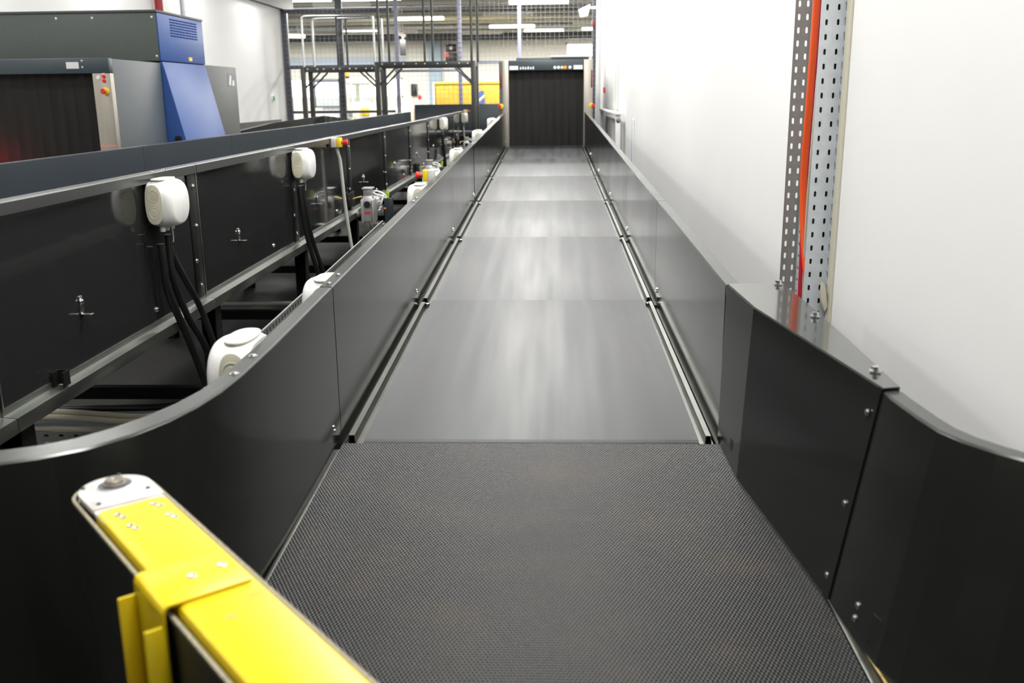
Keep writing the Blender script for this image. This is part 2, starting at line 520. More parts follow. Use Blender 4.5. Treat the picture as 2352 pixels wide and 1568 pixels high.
YB = [2.414, 4.03, 5.63, 7.23, 8.93, 10.70, 12.56]
main_labels = [
    'charcoal-walled conveyor with a smooth grey belt right after the rough-belted one',
    'smooth belt conveyor second in line beyond the rough one, bright band across it',
    'smooth belt conveyor third in line beyond the rough one, with the stop button box',
    'smooth belt conveyor midway down the line, fourth beyond the rough one',
    'smooth belt conveyor next but one before the far scanner mouth',
    'last smooth belt conveyor butting against the far scanner curtain',
]
for i in range(6):
    y0, y1 = YB[i] + .006, YB[i + 1] - .006
    ym = (y0 + y1) / 2
    t = thing('belt_conveyor', main_labels[i], 'conveyor', (-.06, ym, 0), 'belt conveyors of the main line')
    belt_loop(XL + .058, XR - .048, y0 - .0, y1 + .012, ZB, .028, .006).build('belt', M['belt2'], t)
    for sx, a, b in ((-1, XL + .004, XL + .054), (1, XR - .044, XR - .004)):
        rows = []
        for y in (y0 + .02, y1 - .04):
            z = ZB(y) + .002
            if sx < 0:
                rows.append([(a, y, z - .03), (a + .008, y, z - .03), (a + .012, y, z + .004), (a + .028, y, z + .004), (a + .03, y, z - .022), (b, y, z - .022)])
            else:
                rows.append([(b, y, z - .03), (b - .008, y, z - .03), (b - .012, y, z + .004), (b - .026, y, z + .004), (b - .028, y, z - .022), (a, y, z - .022)])
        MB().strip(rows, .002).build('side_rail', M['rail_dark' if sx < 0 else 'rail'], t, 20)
        mb = MB()
        mb.hexa([(a - .002, y0, ZB(y0) - .16), (b, y0, ZB(y0) - .16), (b, y1, ZB(y1) - .16), (a - .002, y1, ZB(y1) - .16),
                 (a - .002, y0, ZB(y0) - .034), (b, y0, ZB(y0) - .034), (b, y1, ZB(y1) - .034), (a - .002, y1, ZB(y1) - .034)])
        mb.build('side_beam', M['matte'], t)
        # roller end blocks by the joint
        mb = MB(); mb.box(a + .008, b - .008, y1 - .035, y1 - .008, ZB(y1) - .03, ZB(y1) - .004, .003)
        mb.cyl(((a + b) / 2, y1 - .05, ZB(y1) - .01), ((a + b) / 2, y1 - .05, ZB(y1) + .002), .009, 10)
        mb.build('roller_bracket', M['steel'], t)
        for yy in (y0 + .2, y1 - .2):
            leg(a if sx < 0 else b, yy, ZB(yy) - .165, t)
    last = i == 5
    gl = guard(XL, -1, y0 - .004, y1 + .002, lambda y: ZB(y) - .17, lambda y: ZB(y) + GH, .032, t, cut=.03 if last else 0)
    gr = guard(XR, 1, y0 - .004, y1 + .002, lambda y: ZB(y) - .17, lambda y: ZB(y) + GH, .036, t, cut=.03 if last else 0)
    for yy in (y0 + .03, y0 + .14):
        bolt((XL - .016, yy, ZB(yy) + GH + .001), (0, 0, 1), .0065, .004, gl, 'rivet')
    for x, g, d in ((XL, gl, 1), (XR, gr, -1)):
        for k, (dy, dz) in enumerate(((.08, .085), (.065, .072))):
            bolt((x + d * .001, y1 - dy, ZB(y1) + dz - .02), (d, 0, 0), .0055, .005, g, 'screw')
        mb = MB(); mb.box(min(x, x + d * .0012), max(x, x + d * .0012), y1 - .082, y1 - .068, ZB(y1) + .005, ZB(y1) + .035)
        mb.build('slot_plate', M['zinc'], g)

# ------------------------------------------------------------------ near conveyor with the rough belt and flared guards
t = thing('belt_conveyor', 'nearest conveyor with rough nubbed black belt and flared guards', 'conveyor', (-.06, 1.3, 0), 'belt conveyors of the main line')
NB0, NB1 = .15, 2.408
belt_loop(XL + .012, .512, NB0, NB1 + .004, ZB, .032, .004).build('belt', M['belt'], t)
mb = MB(); mb.hexa([(XL + .002, NB0, ZB(NB0) - .05), (XL + .012, NB0, ZB(NB0) - .05), (XL + .012, NB1 - .06, ZB(NB1) - .05), (XL + .002, NB1 - .06, ZB(NB1) - .05),
                    (XL + .002, NB0, ZB(NB0) + .001), (XL + .012, NB0, ZB(NB0) + .001), (XL + .012, NB1 - .06, ZB(NB1) + .001), (XL + .002, NB1 - .06, ZB(NB1) + .001)], .002)
mb.build('side_rail', M['rail_dark'], t)
mb = MB(); mb.hexa([(.514, NB0, ZB(NB0) - .06), (.55, NB0, ZB(NB0) - .06), (.526, 1.66, ZB(1.66) - .06), (.514, 1.66, ZB(1.66) - .06),
                    (.514, NB0, ZB(NB0) + .004), (.55, NB0, ZB(NB0) + .004), (.526, 1.66, ZB(1.66) + .004), (.514, 1.66, ZB(1.66) + .004)], .002)
mb.build('side_rail', M['rail'], t)
mb = MB(); mb.tube([(.522, 1.60, ZB(1.6) + .006), (.532, 1.45, ZB(1.45) + .006), (.54, 1.3, ZB(1.3) + .006), (.545, 1.0, ZB(1.0) + .006)], .0035, 6)
tag(mb.build('edge_strip', M['brass'], t), 'worn brass coloured strip along belt edge')
mb = MB()
for x in (-.545, .50):
    mb.box(x - .02, x + .02, NB0 + .06, NB1 - .06, .12, .30)
mb.build('side_beam', M['matte'], t)
for x in (-.53, .49):
    for y in (.4, 2.1):
        leg(x, y, .12, t)
mb = MB()
for y in (NB0 + .032, NB1 - .02):
    mb.cyl((-.54, y, ZB(y) - .028), (.50, y, ZB(y) - .028), .024, 16)
mb.build('roller', M['steel'], t)
# left guard: straight then sweeping outward
Lin = [(XL, 2.408), (XL, 2.1), (XL - .001, 1.85), (-.568, 1.68), (-.576, 1.58), (-.59, 1.505), (-.612, 1.44), (-.645, 1.375), (-.69, 1.318), (-.745, 1.281), (-.80, 1.258), (-.87, 1.24), (-.96, 1.23), (-1.1, 1.225)]
def offset(P, d):
    out = []
    for i, (x, y) in enumerate(P):
        a, b = P[max(i - 1, 0)], P[min(i + 1, len(P) - 1)]
        tx, ty = b[0] - a[0], b[1] - a[1]
        l = math.hypot(tx, ty)
        out.append((x + ty / l * d, y - tx / l * d))
    return out
def curved_guard(P, d, zf0, zf1, fl, lip=.016, shift=None):
    """P top inner line; shift(i) moves the foot; d = +1/-1 outward side of the walking direction"""
    O1 = offset(P, d * .003)
    O2 = [offset(P, d * f_)[i] for i, f_ in enumerate(fl)]
    rows = []
    for i, (x, y) in enumerate(P):
        fx, fy = (x, y) if not shift else shift[i]
        zt = zf1(y)
        rows.append([(fx, fy, zf0(fy)), (x, y, zt - .003), (O1[i][0], O1[i][1], zt), (O2[i][0], O2[i][1], zt), (O2[i][0], O2[i][1], zt - lip)])
    return rows
rows = curved_guard(Lin, 1, lambda y: ZB(y) - .17, lambda y: ZB(y) + GH, [.032, .032, .032, .034, .038, .043, .048, .053, .056, .057, .057, .057, .057, .057])
gl = MB().strip([r[:2] for r in rows], .0025).build('side_panel', M['paint'], t, 25)
MB().strip([r[1:] for r in rows], .0025).build('top_flange', M['flange'], gl, 25)
for yy in (1.745, 1.63):
    bolt((XL - .02, yy + .05, ZB(yy) + GH + .001), (0, 0, 1), .0075, .004, gl, 'rivet')
for dy, dz in ((.08, .07), (.068, .055)):
    bolt((XL + .001, NB1 - dy, ZB(NB1) + dz), (1, 0, 0), .0055, .005, gl, 'screw')
MB().box(XL, XL + .0012, NB1 - .082, NB1 - .068, ZB(NB1) + .005, ZB(NB1) + .035).build('slot_plate', M['zinc'], gl)

# right guard, first sheet: straight bit then flaring out; wide cover plate folded toward the wall
zt = lambda y: ZB(y) + GH + .004
top = [(.449, 2.40), (.466, 2.152), (.5155, 1.865), (.565, 1.578)]
bot = [(.443, 2.40), (.447, 2.152), (.480, 1.88), (.512, 1.61)]
rows = [[(b[0], b[1], ZB(b[1]) + .012), (a[0], a[1], zt(a[1]))] for a, b in zip(top, bot)]
g1 = MB().strip(rows, .002).build('side_panel', M['paint'], t, 3)
rows = [[(a[0] - .0005, a[1], zt(a[1]) + .001), (a[0] + .0015, a[1], zt(a[1]) + .003), (o, y, zt(y) + .003), (o, y, zt(y) - .03)] for a, (o, y) in zip(top, [(.588, 2.410), (.594, 2.19), (.597, 1.87), (.596, 1.585)])]
cp = MB().strip(rows, .0025).build('cover_plate', M['lacquer'], t, 20)
for x, y in ((.572, 2.385), (.578, 2.06), (.580, 1.665)):
    mb = MB(); mb.cyl((x, y, zt(y) + .005), (x, y, zt(y) + .0075), .0105, 16); mb.cyl((x, y, zt(y) + .0075), (x, y, zt(y) + .0145), .0075, 6)
    mb.build('bolt', M['zinc'], cp)
# second sheet: from the joint it bends away to the wall
top2 = [(.5668, 1.605), (.5700, 1.545), (.580, 1.455), (.590, 1.40), (.610, 1.355), (.640, 1.312), (.68, 1.27), (.73, 1.23), (.775, 1.20)]
bot2 = [(.5142, 1.632), (.5170, 1.58), (.527, 1.47), (.535, 1.41), (.548, 1.352), (.575, 1.29), (.62, 1.235), (.68, 1.19), (.74, 1.155)]
O1, O2 = offset(top2, -.003), offset(top2, -.03)
rows = []
for i, (a, b) in enumerate(zip(top2, bot2)):
    z = ZB(a[1]) + GH
    o2 = (max(O2[i][0], .597) if i < 3 else O2[i][0], O2[i][1] if i else 1.575)
    o2 = (min(o2[0], .79), o2[1])
    rows.append([(b[0], b[1], ZB(b[1]) + .008), (a[0], a[1], z - .003), (O1[i][0], O1[i][1], z), (o2[0], o2[1], z), (o2[0], o2[1], z - .014)])
g2 = MB().strip([r[:2] for r in rows], .0025).build('side_panel', M['paint'], t, 6)
MB().strip([r[1:] for r in rows], .0025).build('top_flange', M['flange'], g2, 25)
# screws along the joint on the first sheet, and by the foot of the second
nrm = Vector((-.95, -.18, .06))
for k in (.12, .55, .91):
    a, b = Vector((.5575, 1.60, zt(1.60))), Vector((.5085, 1.635, ZB(1.635) + .012))
    bolt(a.lerp(b, k) + nrm * .0012, nrm, .0055, .0022, g1, 'screw')
for fz in (.135, .075):
    a, b = Vector((.577, 1.49, ZB(1.49) + GH)), Vector((.5245, 1.505, ZB(1.5) + .008))
    bolt(b.lerp(a, fz) + nrm * .0045, nrm, .0055, .0022, g2, 'screw')
a, b = Vector((.583, 1.44, ZB(1.44) + GH)), Vector((.530, 1.45, ZB(1.45) + .008))
q0, q1 = b.lerp(a, .06) + nrm * .0035, b.lerp(a, .18) + nrm * .0035
dv = Vector((.006, -.028, 0))
mb = MB()
pts = [q0, q0 + dv, q1 + dv, q1]
n_ = nrm * .0015
mb.hexa([p for p in pts] + [p + n_ for p in pts])
mb.build('slot', M['rubber'], g2)
a, b = Vector((.458, 2.25, zt(2.25))), Vector((.445, 2.25, ZB(2.25) + .012))
q0, q1 = b.lerp(a, .09), b.lerp(a, .16)
pts = [q0, q0 + Vector((.001, -.03, 0)), q1 + Vector((.001, -.03, 0)), q1]
mb = MB(); mb.hexa([p for p in pts] + [p + nrm * .0015 for p in pts]); mb.build('slot', M['rubber'], g1)

# ------------------------------------------------------------------ yellow diverter arm
AU = Vector((.648, -.7616, 0)).normalized()
AN = Vector((-AU.y, AU.x, 0))
NC = .3225
def arm(u, n, z):
    return AU * u + AN * (NC + n) + Vector((0, 0, z))
ta = thing('diverter_arm', 'yellow diverter arm with silver rounded tip and upright black belt', 'diverter arm', arm(-.9, 0, 0.4))
ZT, ZA0 = .79, .47
U0, U1 = -1.296, -.30
r = .049
def stadium(r, u0, u1, n=20):
    P = []
    for i in range(n + 1):
        a = PI / 2 + PI * i / n
        P.append((u0 + r * math.cos(a), r * math.sin(a)))
    for i in range(n + 1):
        a = -PI / 2 + PI * i / n
        P.append((u1 + r * math.cos(a), r * math.sin(a)))
    return P
mb = MB()
P1, P2 = stadium(.053, U0, U1), stadium(.0495, U0, U1)
n = len(P1)
A = [[mb.bm.verts.new(arm(*p, z)) for p in P] for P, z in ((P1, ZA0), (P1, ZT - .011), (P2, ZT - .011), (P2, ZA0))]
for k in range(4):
    for i in range(n):
        mb.bm.faces.new((A[k][i], A[k][(i + 1) % n], A[(k + 1) % 4][(i + 1) % n], A[(k + 1) % 4][i]))
ab = mb.build('belt', M['rubber'], ta)
mb = MB()                                     # frayed textile edge of the upright belt
P1, P2 = stadium(.0534, U0, U1, 40), stadium(.0498, U0, U1, 40)
def dens(P, st):
    Q = []
    for i in range(len(P)):
        a, b = Vector((*P[i], 0)), Vector((*P[(i + 1) % len(P)], 0))
        m_ = max(1, int((b - a).length / st))
        for k in range(m_):
            c = a.lerp(b, k / m_); Q.append((c.x, c.y))
    return Q
P1 = dens(P1, .0025); P2 = [(U0 + (p[0] - U0) * 1.0, p[1] * .93) if p[0] > U0 and p[0] < U1 else ((p[0] - (U0 if p[0] <= U0 else U1)) * .93 + (U0 if p[0] <= U0 else U1), p[1] * .93) for p in P1]
n = len(P1)
def jag(p, k):
    s_ = 1 + (.022 if k % 2 else -.004) + random.uniform(-.004, .004)
    c_ = U0 if p[0] < U0 else (U1 if p[0] > U1 else p[0])
    return (c_ + (p[0] - c_) * s_, p[1] * s_)
A = [[mb.bm.verts.new(arm(*(jag(p, i) if k in (0, 1) else p), z)) for i, p in enumerate(P)] for k, (P, z) in enumerate(((P1, ZT - .0135), (P1, ZT - .0095), (P2, ZT - .0095), (P2, ZT - .0135)))]
for k in range(4):
    for i in range(n):
        mb.bm.faces.new((A[k][i], A[k][(i + 1) % n], A[(k + 1) % 4][(i + 1) % n], A[(k + 1) % 4][i]))
tag(mb.build('frayed_edge', M['fray'], ab), 'tan frayed textile edge of the black belt')
mb = MB()                                     # body between the belt runs
mb.prism(stadium(.040, U0, U1), lambda a, b, t_: arm(a, b, t_), ZA0 + .02, ZT - .014)
mb.build('core', M['matte'], ta)
mb = MB()                                     # silver end plate
Pp = [(u_, v_) for u_, v_ in stadium(.047, U0 + .004, -1.235, 24)[:25]] + [(-1.236, -.046), (-1.236, .046)]
mb.prism(Pp, lambda a, b, t_: arm(a, b, t_), ZT - .010, ZT - .001, .0012)
mb.hexa([arm(-1.2345, -.0445, ZT - .012), arm(-1.19, -.0445, ZT - .012), arm(-1.19, .0445, ZT - .012), arm(-1.2345, .0445, ZT - .012),
         arm(-1.2345, -.0445, ZT - .004), arm(-1.19, -.0445, ZT - .004), arm(-1.19, .0445, ZT - .004), arm(-1.2345, .0445, ZT - .004)])
ep = mb.build('end_plate', M['alu'], ta)
mb = MB(); mb.lathe(arm(-1.302, .002, ZT - .0015), (0, 0, 1), [(0, .0245), (.0015, .0245), (.002, .0235), (.001, .022)], 32)
mb.build('bearing_ring', M['alu'], ep)
mb = MB(); mb.lathe(arm(-1.302, .002, ZT - .0015), (0, 0, 1), [(0, .0222), (.0017, .0222), (.0024, .0205)], 32)
mb.build('bearing_seal', M['dark_ring'], ep)
mb = MB(); mb.lathe(arm(-1.302, .002, ZT - .001), (0, 0, 1), [(0, .0155), (.004, .0155), (.0045, .013), (.0055, .0125), (.008, .0125), (.0095, .0112), (.0095, .004), (.008, .0015)], 28)
tag(mb.build('shaft_end', M['shaft'], ep, 20), 'round steel shaft end in the bearing')
for u_, n_ in ((-1.337, .018), (-1.316, -.036), (-1.262, .034), (-1.248, -.034)):
    mb = MB(); mb.cyl(arm(u_, n_, ZT - .0008), arm(u_, n_, ZT + .0002), .0032, 10); mb.build('hole', M['rubber'], ep)
for n_ in (-.024, .021):
    mb = MB(); mb.hexa([arm(a_, b_, z_) for z_ in (ZT - .0038, ZT - .0030) for a_, b_ in ((-1.228, n_ - .006), (-1.214, n_ - .006), (-1.214, n_ + .006), (-1.228, n_ + .006))]); mb.build('slot', M['rubber'], ep)
mb = MB()                                     # yellow top cover
mb.prism([(-.046, ZT - .03), (-.046, ZT - .010), (-.0435, ZT - .003), (-.038, ZT), (.038, ZT), (.0435, ZT - .003), (.046, ZT - .010), (.046, ZT - .03), (.042, ZT - .03), (-.042, ZT - .03)],
         lambda a, b, t_: arm(t_, a, b), -1.220, U1)
cv = mb.build('top_cover', M['yellow'], ta)
for u_, n_ in ((-1.2, .021), (-1.19, .026), (-1.155, .026), (-1.143, .029), (-1.196, -.025), (-1.184, -.022), (-1.153, -.023), (-1.141, -.020)):
    mb = MB(); mb.lathe(arm(u_, n_, ZT - .0005), (0, 0, 1), [(0, .0052), (.0012, .005), (.0016, .003), (.0008, .0014)], 16); mb.build('screw', M['zinc'], cv)
for u_, n_, rr in ((-.895, .027, .0075), (-.867, -.010, .0075), (-.882, .006, .003)):
    mb = MB(); mb.lathe(arm(u_, n_, ZT + .0001), (0, 0, 1), [(0, rr), (.0002, rr)], 18); mb.build('worn_patch', M['smudge'], cv)
mb = MB()                                     # clamp plate folded down outside the belt, upright channel below
mb.prism([(-.0630, .43), (-.0630, ZT - .004), (-.0605, ZT + .002), (-.0555, ZT + .0045), (.036, ZT + .0045), (.036, ZT + .001), (-.0545, ZT + .001), (-.0575, ZT - .0015), (-.059, ZT - .006), (-.059, .43)],
         lambda a, b, t_: arm(t_, a, b), -1.014, -.922, .001)
for u0_, u1_ in ((-1.014, -1.010), (-.926, -.922)):
    mb.hexa([arm(a_, b_, z_) for z_ in (.43, ZT - .018) for a_, b_ in ((u0_, -.082), (u1_, -.082), (u1_, -.060), (u0_, -.060))], .0012)
br = mb.build('bracket', M['yellow'], ta)
for u_, n_ in ((-.968, -.013), (-.972, .022)):
    mb = MB(); mb.lathe(arm(u_, n_, ZT + .004), (0, 0, 1), [(0, .0062), (.0014, .006), (.0018, .0036), (.0008, .0016)], 18); mb.build('screw', M['zinc'], br)
mb = MB(); mb.cyl(arm(-.36, 0, ZB(.5) + .01), arm(-.36, 0, ZT - .02), .035, 24); mb.cyl(arm(U0, 0, ZA0 + .005), arm(U0, 0, ZT - .012), .047, 24)
mb.build('pulley', M['steel'], ta)

# ------------------------------------------------------------------ second line, left of the gap
LX, LT, LBo = -1.352, 1.062, .505
ML = 1.45
def side_conveyor(label, y0, grp, bracket=True):
    t = thing('belt_conveyor', label, 'conveyor', (0, 0, 0), grp)
    y1 = ML - .004
    mb = MB(); mb.box(LX - .006, LX - .002, 0, y1, LBo + .02, LT - .02)
    mb.build('side_panel', M['gloss'], t)
    mb = MB(); mb.strip([[(LX - .01, y, LT - .034), (LX + .010, y, LT - .034), (LX + .010, y, LT - .004), (LX + .006, y, LT), (LX - .03, y, LT)] for y in (0, y1)], .003)
    tr = mb.build('top_rail', M['toprail'], t, 25)
    for yy in (1.05, 1.15):
        bolt((LX + .001, yy, LT), (0, 0, 1), .007, .004, tr, 'rivet')
    mb = MB(); mb.strip([[(LX - .004, y, LBo + .055), (LX + .001, y, LBo + .055), (LX + .002, y, LBo + .04), (LX + .038, y, LBo + .036), (LX + .040, y, LBo), (LX + .01, y, LBo)] for y in (0, y1)], .003)
    mb.build('bottom_rail', M['rail'], t, 25)
    for ya, yb in ((y1 - .085, y1 - .004), (.003, .009)):
        mb = MB(); mb.box(LX - .002, LX + .003, ya, yb, LBo + .05, LT - .036, .001)
        an = mb.build('end_angle', M['matte'] if yb - ya > .05 else M['rail'], t)
        if yb - ya > .05:
            for zz in (.60, .70, .83, .98):
                bolt((LX + .003, (ya + yb) / 2 + (.01 if zz != .7 else -.02), zz), (1, 0, 0), .009, .006, an, 'bolt')
    # far side: inner face of the other guard
    mb = MB(); mb.strip([[(-2.152, y, LBo), (-2.152, y, LT - .003), (-2.155, y, LT), (-2.185, y, LT), (-2.185, y, LT - .02)] for y in (0, y1)], .003)
    mb.build('far_side_panel', M['slate'], t, 25)
    belt_loop(-2.14, LX - .02, .002, y1 - .002, lambda y: .70, .03).build('belt', M['belt2'], t)
    for x in (LX - .012, -2.13):
        for yy in (.06,):
            mb = MB()
            if x > -2:
                mb.strip([[(x - .03, yy - .02, z), (x - .03, yy + .045, z), (x + .03, yy + .045, z), (x + .03, yy - .02, z)] for z in (.02, LBo - .002)], .005)
                mb.box(x - .045, x + .045, yy - .03, yy + .06, 0, .02, .003)
            else:
                mb.box(x - .03, x + .03, yy - .02, yy + .045, 0, LBo)
            lg = mb.build('leg', M['matte'], t)
            if x > -2:
                bolt((x + .033, yy + .01, .16), (1, 0, 0), .011, .012, lg, 'bolt')
    mb = MB(); mb.box(-2.11, LX - .045, .075, .115, .10, .15); mb.build('cross_bar', M['matte'], t)
    if bracket:
        mb = MB(); yb = .46
        mb.box(LX - .002, LX + .002, yb - .009, yb + .009, .70, .755, .0008)
        mb.box(LX - .002, LX + .032, yb - .009, yb + .009, .70, .703, .0008)
        k = mb.build('cable_bracket', M['steel'], t)
        bolt((LX + .002, yb, .738), (1, 0, 0), .009, .006, k, 'bolt')
        bolt((LX - .002, .98, .60), (1, 0, 0), .008, .007, t, 'bolt')
    return t
GL = 'black gloss conveyors of the second line'
c0 = side_conveyor('black gloss conveyor section at the near end, cut by the frame edge', 0, GL)
c0.location = (0, .745, 0)
ll = ['black gloss conveyor section carrying the nearest white junction box',
      'black gloss conveyor section under the second white junction box',
      'black gloss conveyor section with the stop button and long white conduit',
      'black gloss conveyor section just past the nearest grey gearmotor',
      'black gloss conveyor section alongside the smooth stretch between both gearmotors',
      'black gloss conveyor section bearing the farther grey gearmotor',
      'black gloss conveyor section with the third small white junction box',
      'black gloss conveyor section leading up to the tall dark portal frame',
      'black gloss conveyor section standing inside the tall dark portal frame']
for i, l in enumerate(ll):
    o = dup(c0, (0, .745 + ML * (i + 1), .0 if i < 6 else .004 * (i - 5)), l)
    if i == 0:
        mb = MB(); mb.strip([[(LX + .003, 2.44, z), (LX + .003, 2.475, z), (LX + .036, 2.475, z), (LX + .036, 2.44, z)] for z in (LBo + .042, LBo + .082)], .004)
        mb.build('mounting_stub', M['matte'], o)
# end of that line: taller slate guard across, where it turns toward the scanner's back
tg = thing('transfer_conveyor', 'slate grey transfer conveyor across the far end behind the portal frame', 'conveyor', (-1.5, 16.0, 0))
mb = MB(); mb.strip([[(x, 16.02, .75), (x, 16.02, 1.165), (x, 16.023, 1.17), (x, 16.06, 1.17)] for x in (-2.2, -.66)], .003)
mb.build('back_panel', M['slate'], tg)
mb = MB(); mb.box(-2.2, -.66, 15.26, 16.015, .70, .74); mb.build('belt', M['belt2'], tg)
mb = MB(); mb.box(-2.2, -.66, 15.30, 16.015, .52, .695); mb.build('frame', M['matte'], tg)
for x in (-2.0, -.8):
    for y in (15.4, 15.95):
        leg(x, y, .52, tg)

# third line behind the cabinet-like scanner
tl = thing('belt_conveyor', 'short conveyor with tapered dark guard running out behind the blue and grey scanner', 'conveyor', (-3.3, 10.8, 0))
mb = MB(); mb.strip([[(-2.88, y, .5), (-2.88, y, z), (-2.883, y, z + .003), (-2.91, y, z + .003)] for y, z in ((8.85, 1.0), (10.2, 1.05), (12.5, 1.075))], .003)
mb.build('side_panel', M['paint'], tl)
mb = MB(); mb.strip([[(-2.883, 12.5, .5), (-2.883, 12.5, 1.075)], [(-2.64, 12.95, .5), (-2.64, 12.95, 1.02)]], .003); mb.build('end_panel', M['steel'], tl)
mb = MB(); mb.strip([[(-3.9, y, .5), (-3.9, y, 1.0), (-3.93, y, 1.0)] for y in (8.85, 14.2)], .003); mb.build('far_side_panel', M['slate'], tl)
belt_loop(-3.88, -2.90, 8.86, 14.2, lambda y: .72, .03).build('belt', M['belt2'], tl)
for x in (-3.85, -2.93):
    for y in (9.2, 12.3):
        leg(x, y, .66, tl)

# ------------------------------------------------------------------ junction boxes
def junction_box():
    """box with bulging rounded faces; back at x = 0, faces +x, width along y, height along z, top at z = 0"""
    t = thing('junction_box', '', 'junction box', (0, 0, 0), 'white junction boxes along the conveyors')
    W, Hh, D = .178, .160, .090
    mb = MB()
    n = 40
    rings = []
    for x, s, e in ((0, .90, 3.6), (.010, .96, 3.6), (.028, 1.0, 3.5), (.052, 1.005, 3.0), (.068, .985, 2.7), (.080, .94, 2.45), (.087, .88, 2.35), (.090, .82, 2.3)):
        ring = []
        for i in range(n):
            a = 2 * PI * i / n
            ca, sa = math.cos(a), math.sin(a)
            rr = (abs(ca) ** e + abs(sa) ** e) ** (-1 / e)
            ring.append(mb.bm.verts.new((x, W / 2 * s * rr * ca, -Hh / 2 + Hh / 2 * s * rr * sa)))
        rings.append(ring)
    for k in range(len(rings) - 1):
        for i in range(n):
            mb.bm.faces.new((rings[k][i], rings[k][(i + 1) % n], rings[k + 1][(i + 1) % n], rings[k + 1][i]))
    mb.bm.faces.new(rings[0][::-1]); mb.bm.faces.new(rings[-1])
    bd = mb.build('body', M['white'], t, 60)
    for sy in (-1, 1):
        mb = MB()
        out = []
        for i in range(24):
            a = 2 * PI * i / 24
            out.append((.031 + .029 * math.copysign(abs(math.cos(a)) ** .8, math.cos(a)), -Hh / 2 + .066 * math.copysign(abs(math.sin(a)) ** .8, math.sin(a))))
        mb.prism(out, lambda a, b, t_: (a, t_, b), sy * W / 2 * .985, sy * W / 2 * 1.012, .0012)
        for dz in (-.028, .028):
            mb.lathe((.032, sy * W / 2 * 1.011, -Hh / 2 + dz), (0, sy, 0), [(0, .020), (.0012, .0195), (.0012, .0165), (.0002, .016), (.0002, .0115), (.0015, .011), (.0015, .001)], 20)
        tag(mb.build('side_membrane', M['beige'], t), 'beige oval knockout membrane')
    out = [(.034 + .030 * math.copysign(abs(math.cos(2 * PI * i / 24)) ** .8, math.cos(2 * PI * i / 24)), .066 * math.copysign(abs(math.sin(2 * PI * i / 24)) ** .8, math.sin(2 * PI * i / 24))) for i in range(24)]
    mb = MB(); mb.prism(out, lambda a, b, t_: (a, b, t_), -.003, .0012, .001)
    for dy in (-.03, .03):
        mb.lathe((.034, dy, .001), (0, 0, 1), [(0, .021), (.0010, .0205), (.0010, .0175), (.0001, .017), (.0001, .012), (.0012, .0115), (.0012, .001)], 20)
    mb.build('top_membrane', M['ivory'], t)
    for k, y in enumerate((-.045, -.01, .035)):
        mb = MB(); mb.cyl((.035, y, -Hh + .004), (.035, y, -Hh - .014), .0105, 14, .009); mb.build('cable_gland', M['grey_pl'], t)
    mb = MB(); mb.tube([(.035, .035, -Hh - .012), (.036, .036, -Hh - .04), (.035, .034, -Hh - .062)], .0025, 6); mb.build('lead', M['grey_pl'], t)
    return t
jb = junction_box()
jb.location = (LX + .0115, 3.225, 1.042)
jb['label'] = 'nearest white junction box on the black gloss conveyor side'
for y, l in ((5.09, 'second white junction box along the black gloss conveyor side'), (12.0, 'small distant white junction box ahead of the portal frame on the black gloss side'), (15.0, 'farthest white junction box, under the distant stop button')):
    dup(jb, (LX + .0115, y, 1.042 if y < 10 else 1.05), l)
ml = ['large white junction box peeking over the nearest curved guard', 'white junction box behind the guard at the first seam', 'white junction box behind the guard just before the stop button',
      'white junction box touching the stop button on the main guard', 'white junction box behind the main guard midway to the scanner', 'small white junction box behind the main guard nearing the scanner', 'tiny white junction box behind the guard end by the scanner']
for (y, dz_, l) in zip((1.90, 2.66, 4.72, 5.30, 6.75, 8.75, 10.9), (.012, -.026, .0, .01, .01, .015, .015), ml):
    dup(jb, (XL - .038, y, ZB(y) + GH + dz_), l, PI)

# e-stop boxes
def stop_box():
    t = thing('emergency_stop', '', 'stop button', (0, 0, 0), 'stop button boxes')
    MB().box(0, .045, -.04, .04, -.075, .0, .005).build('housing', M['grey_pl'], t)
    MB().box(.0455, .080, -.04, .04, -.075, .0, .005).build('yellow_cover', M['yellow2'], t)
    MB().cyl((.079, 0, -.036), (.090, 0, -.036), .017, 18).build('collar', M['green'], t)
    MB().lathe((.089, 0, -.036), (1, 0, 0), [(0, .017), (.022, .018), (.026, .024), (.034, .026), (.040, .024), (.043, .012)], 24).build('button', M['red'], t)
    return t
sb = stop_box()
sb.location = (LX + .012, 5.97, LT - .002)
sb.scale = (.76, .76, .76)
sb['label'] = 'yellow and grey stop box with red button atop the white conduit'
dup(sb, (LX + .012, 15.35, LT + .03), 'tiny stop box with red button at the far end of the gloss side')
dup(sb, (XL - .038, 5.06, ZB(5) + GH + .035), 'yellow and grey stop box with red button sticking out from the main guard', PI)

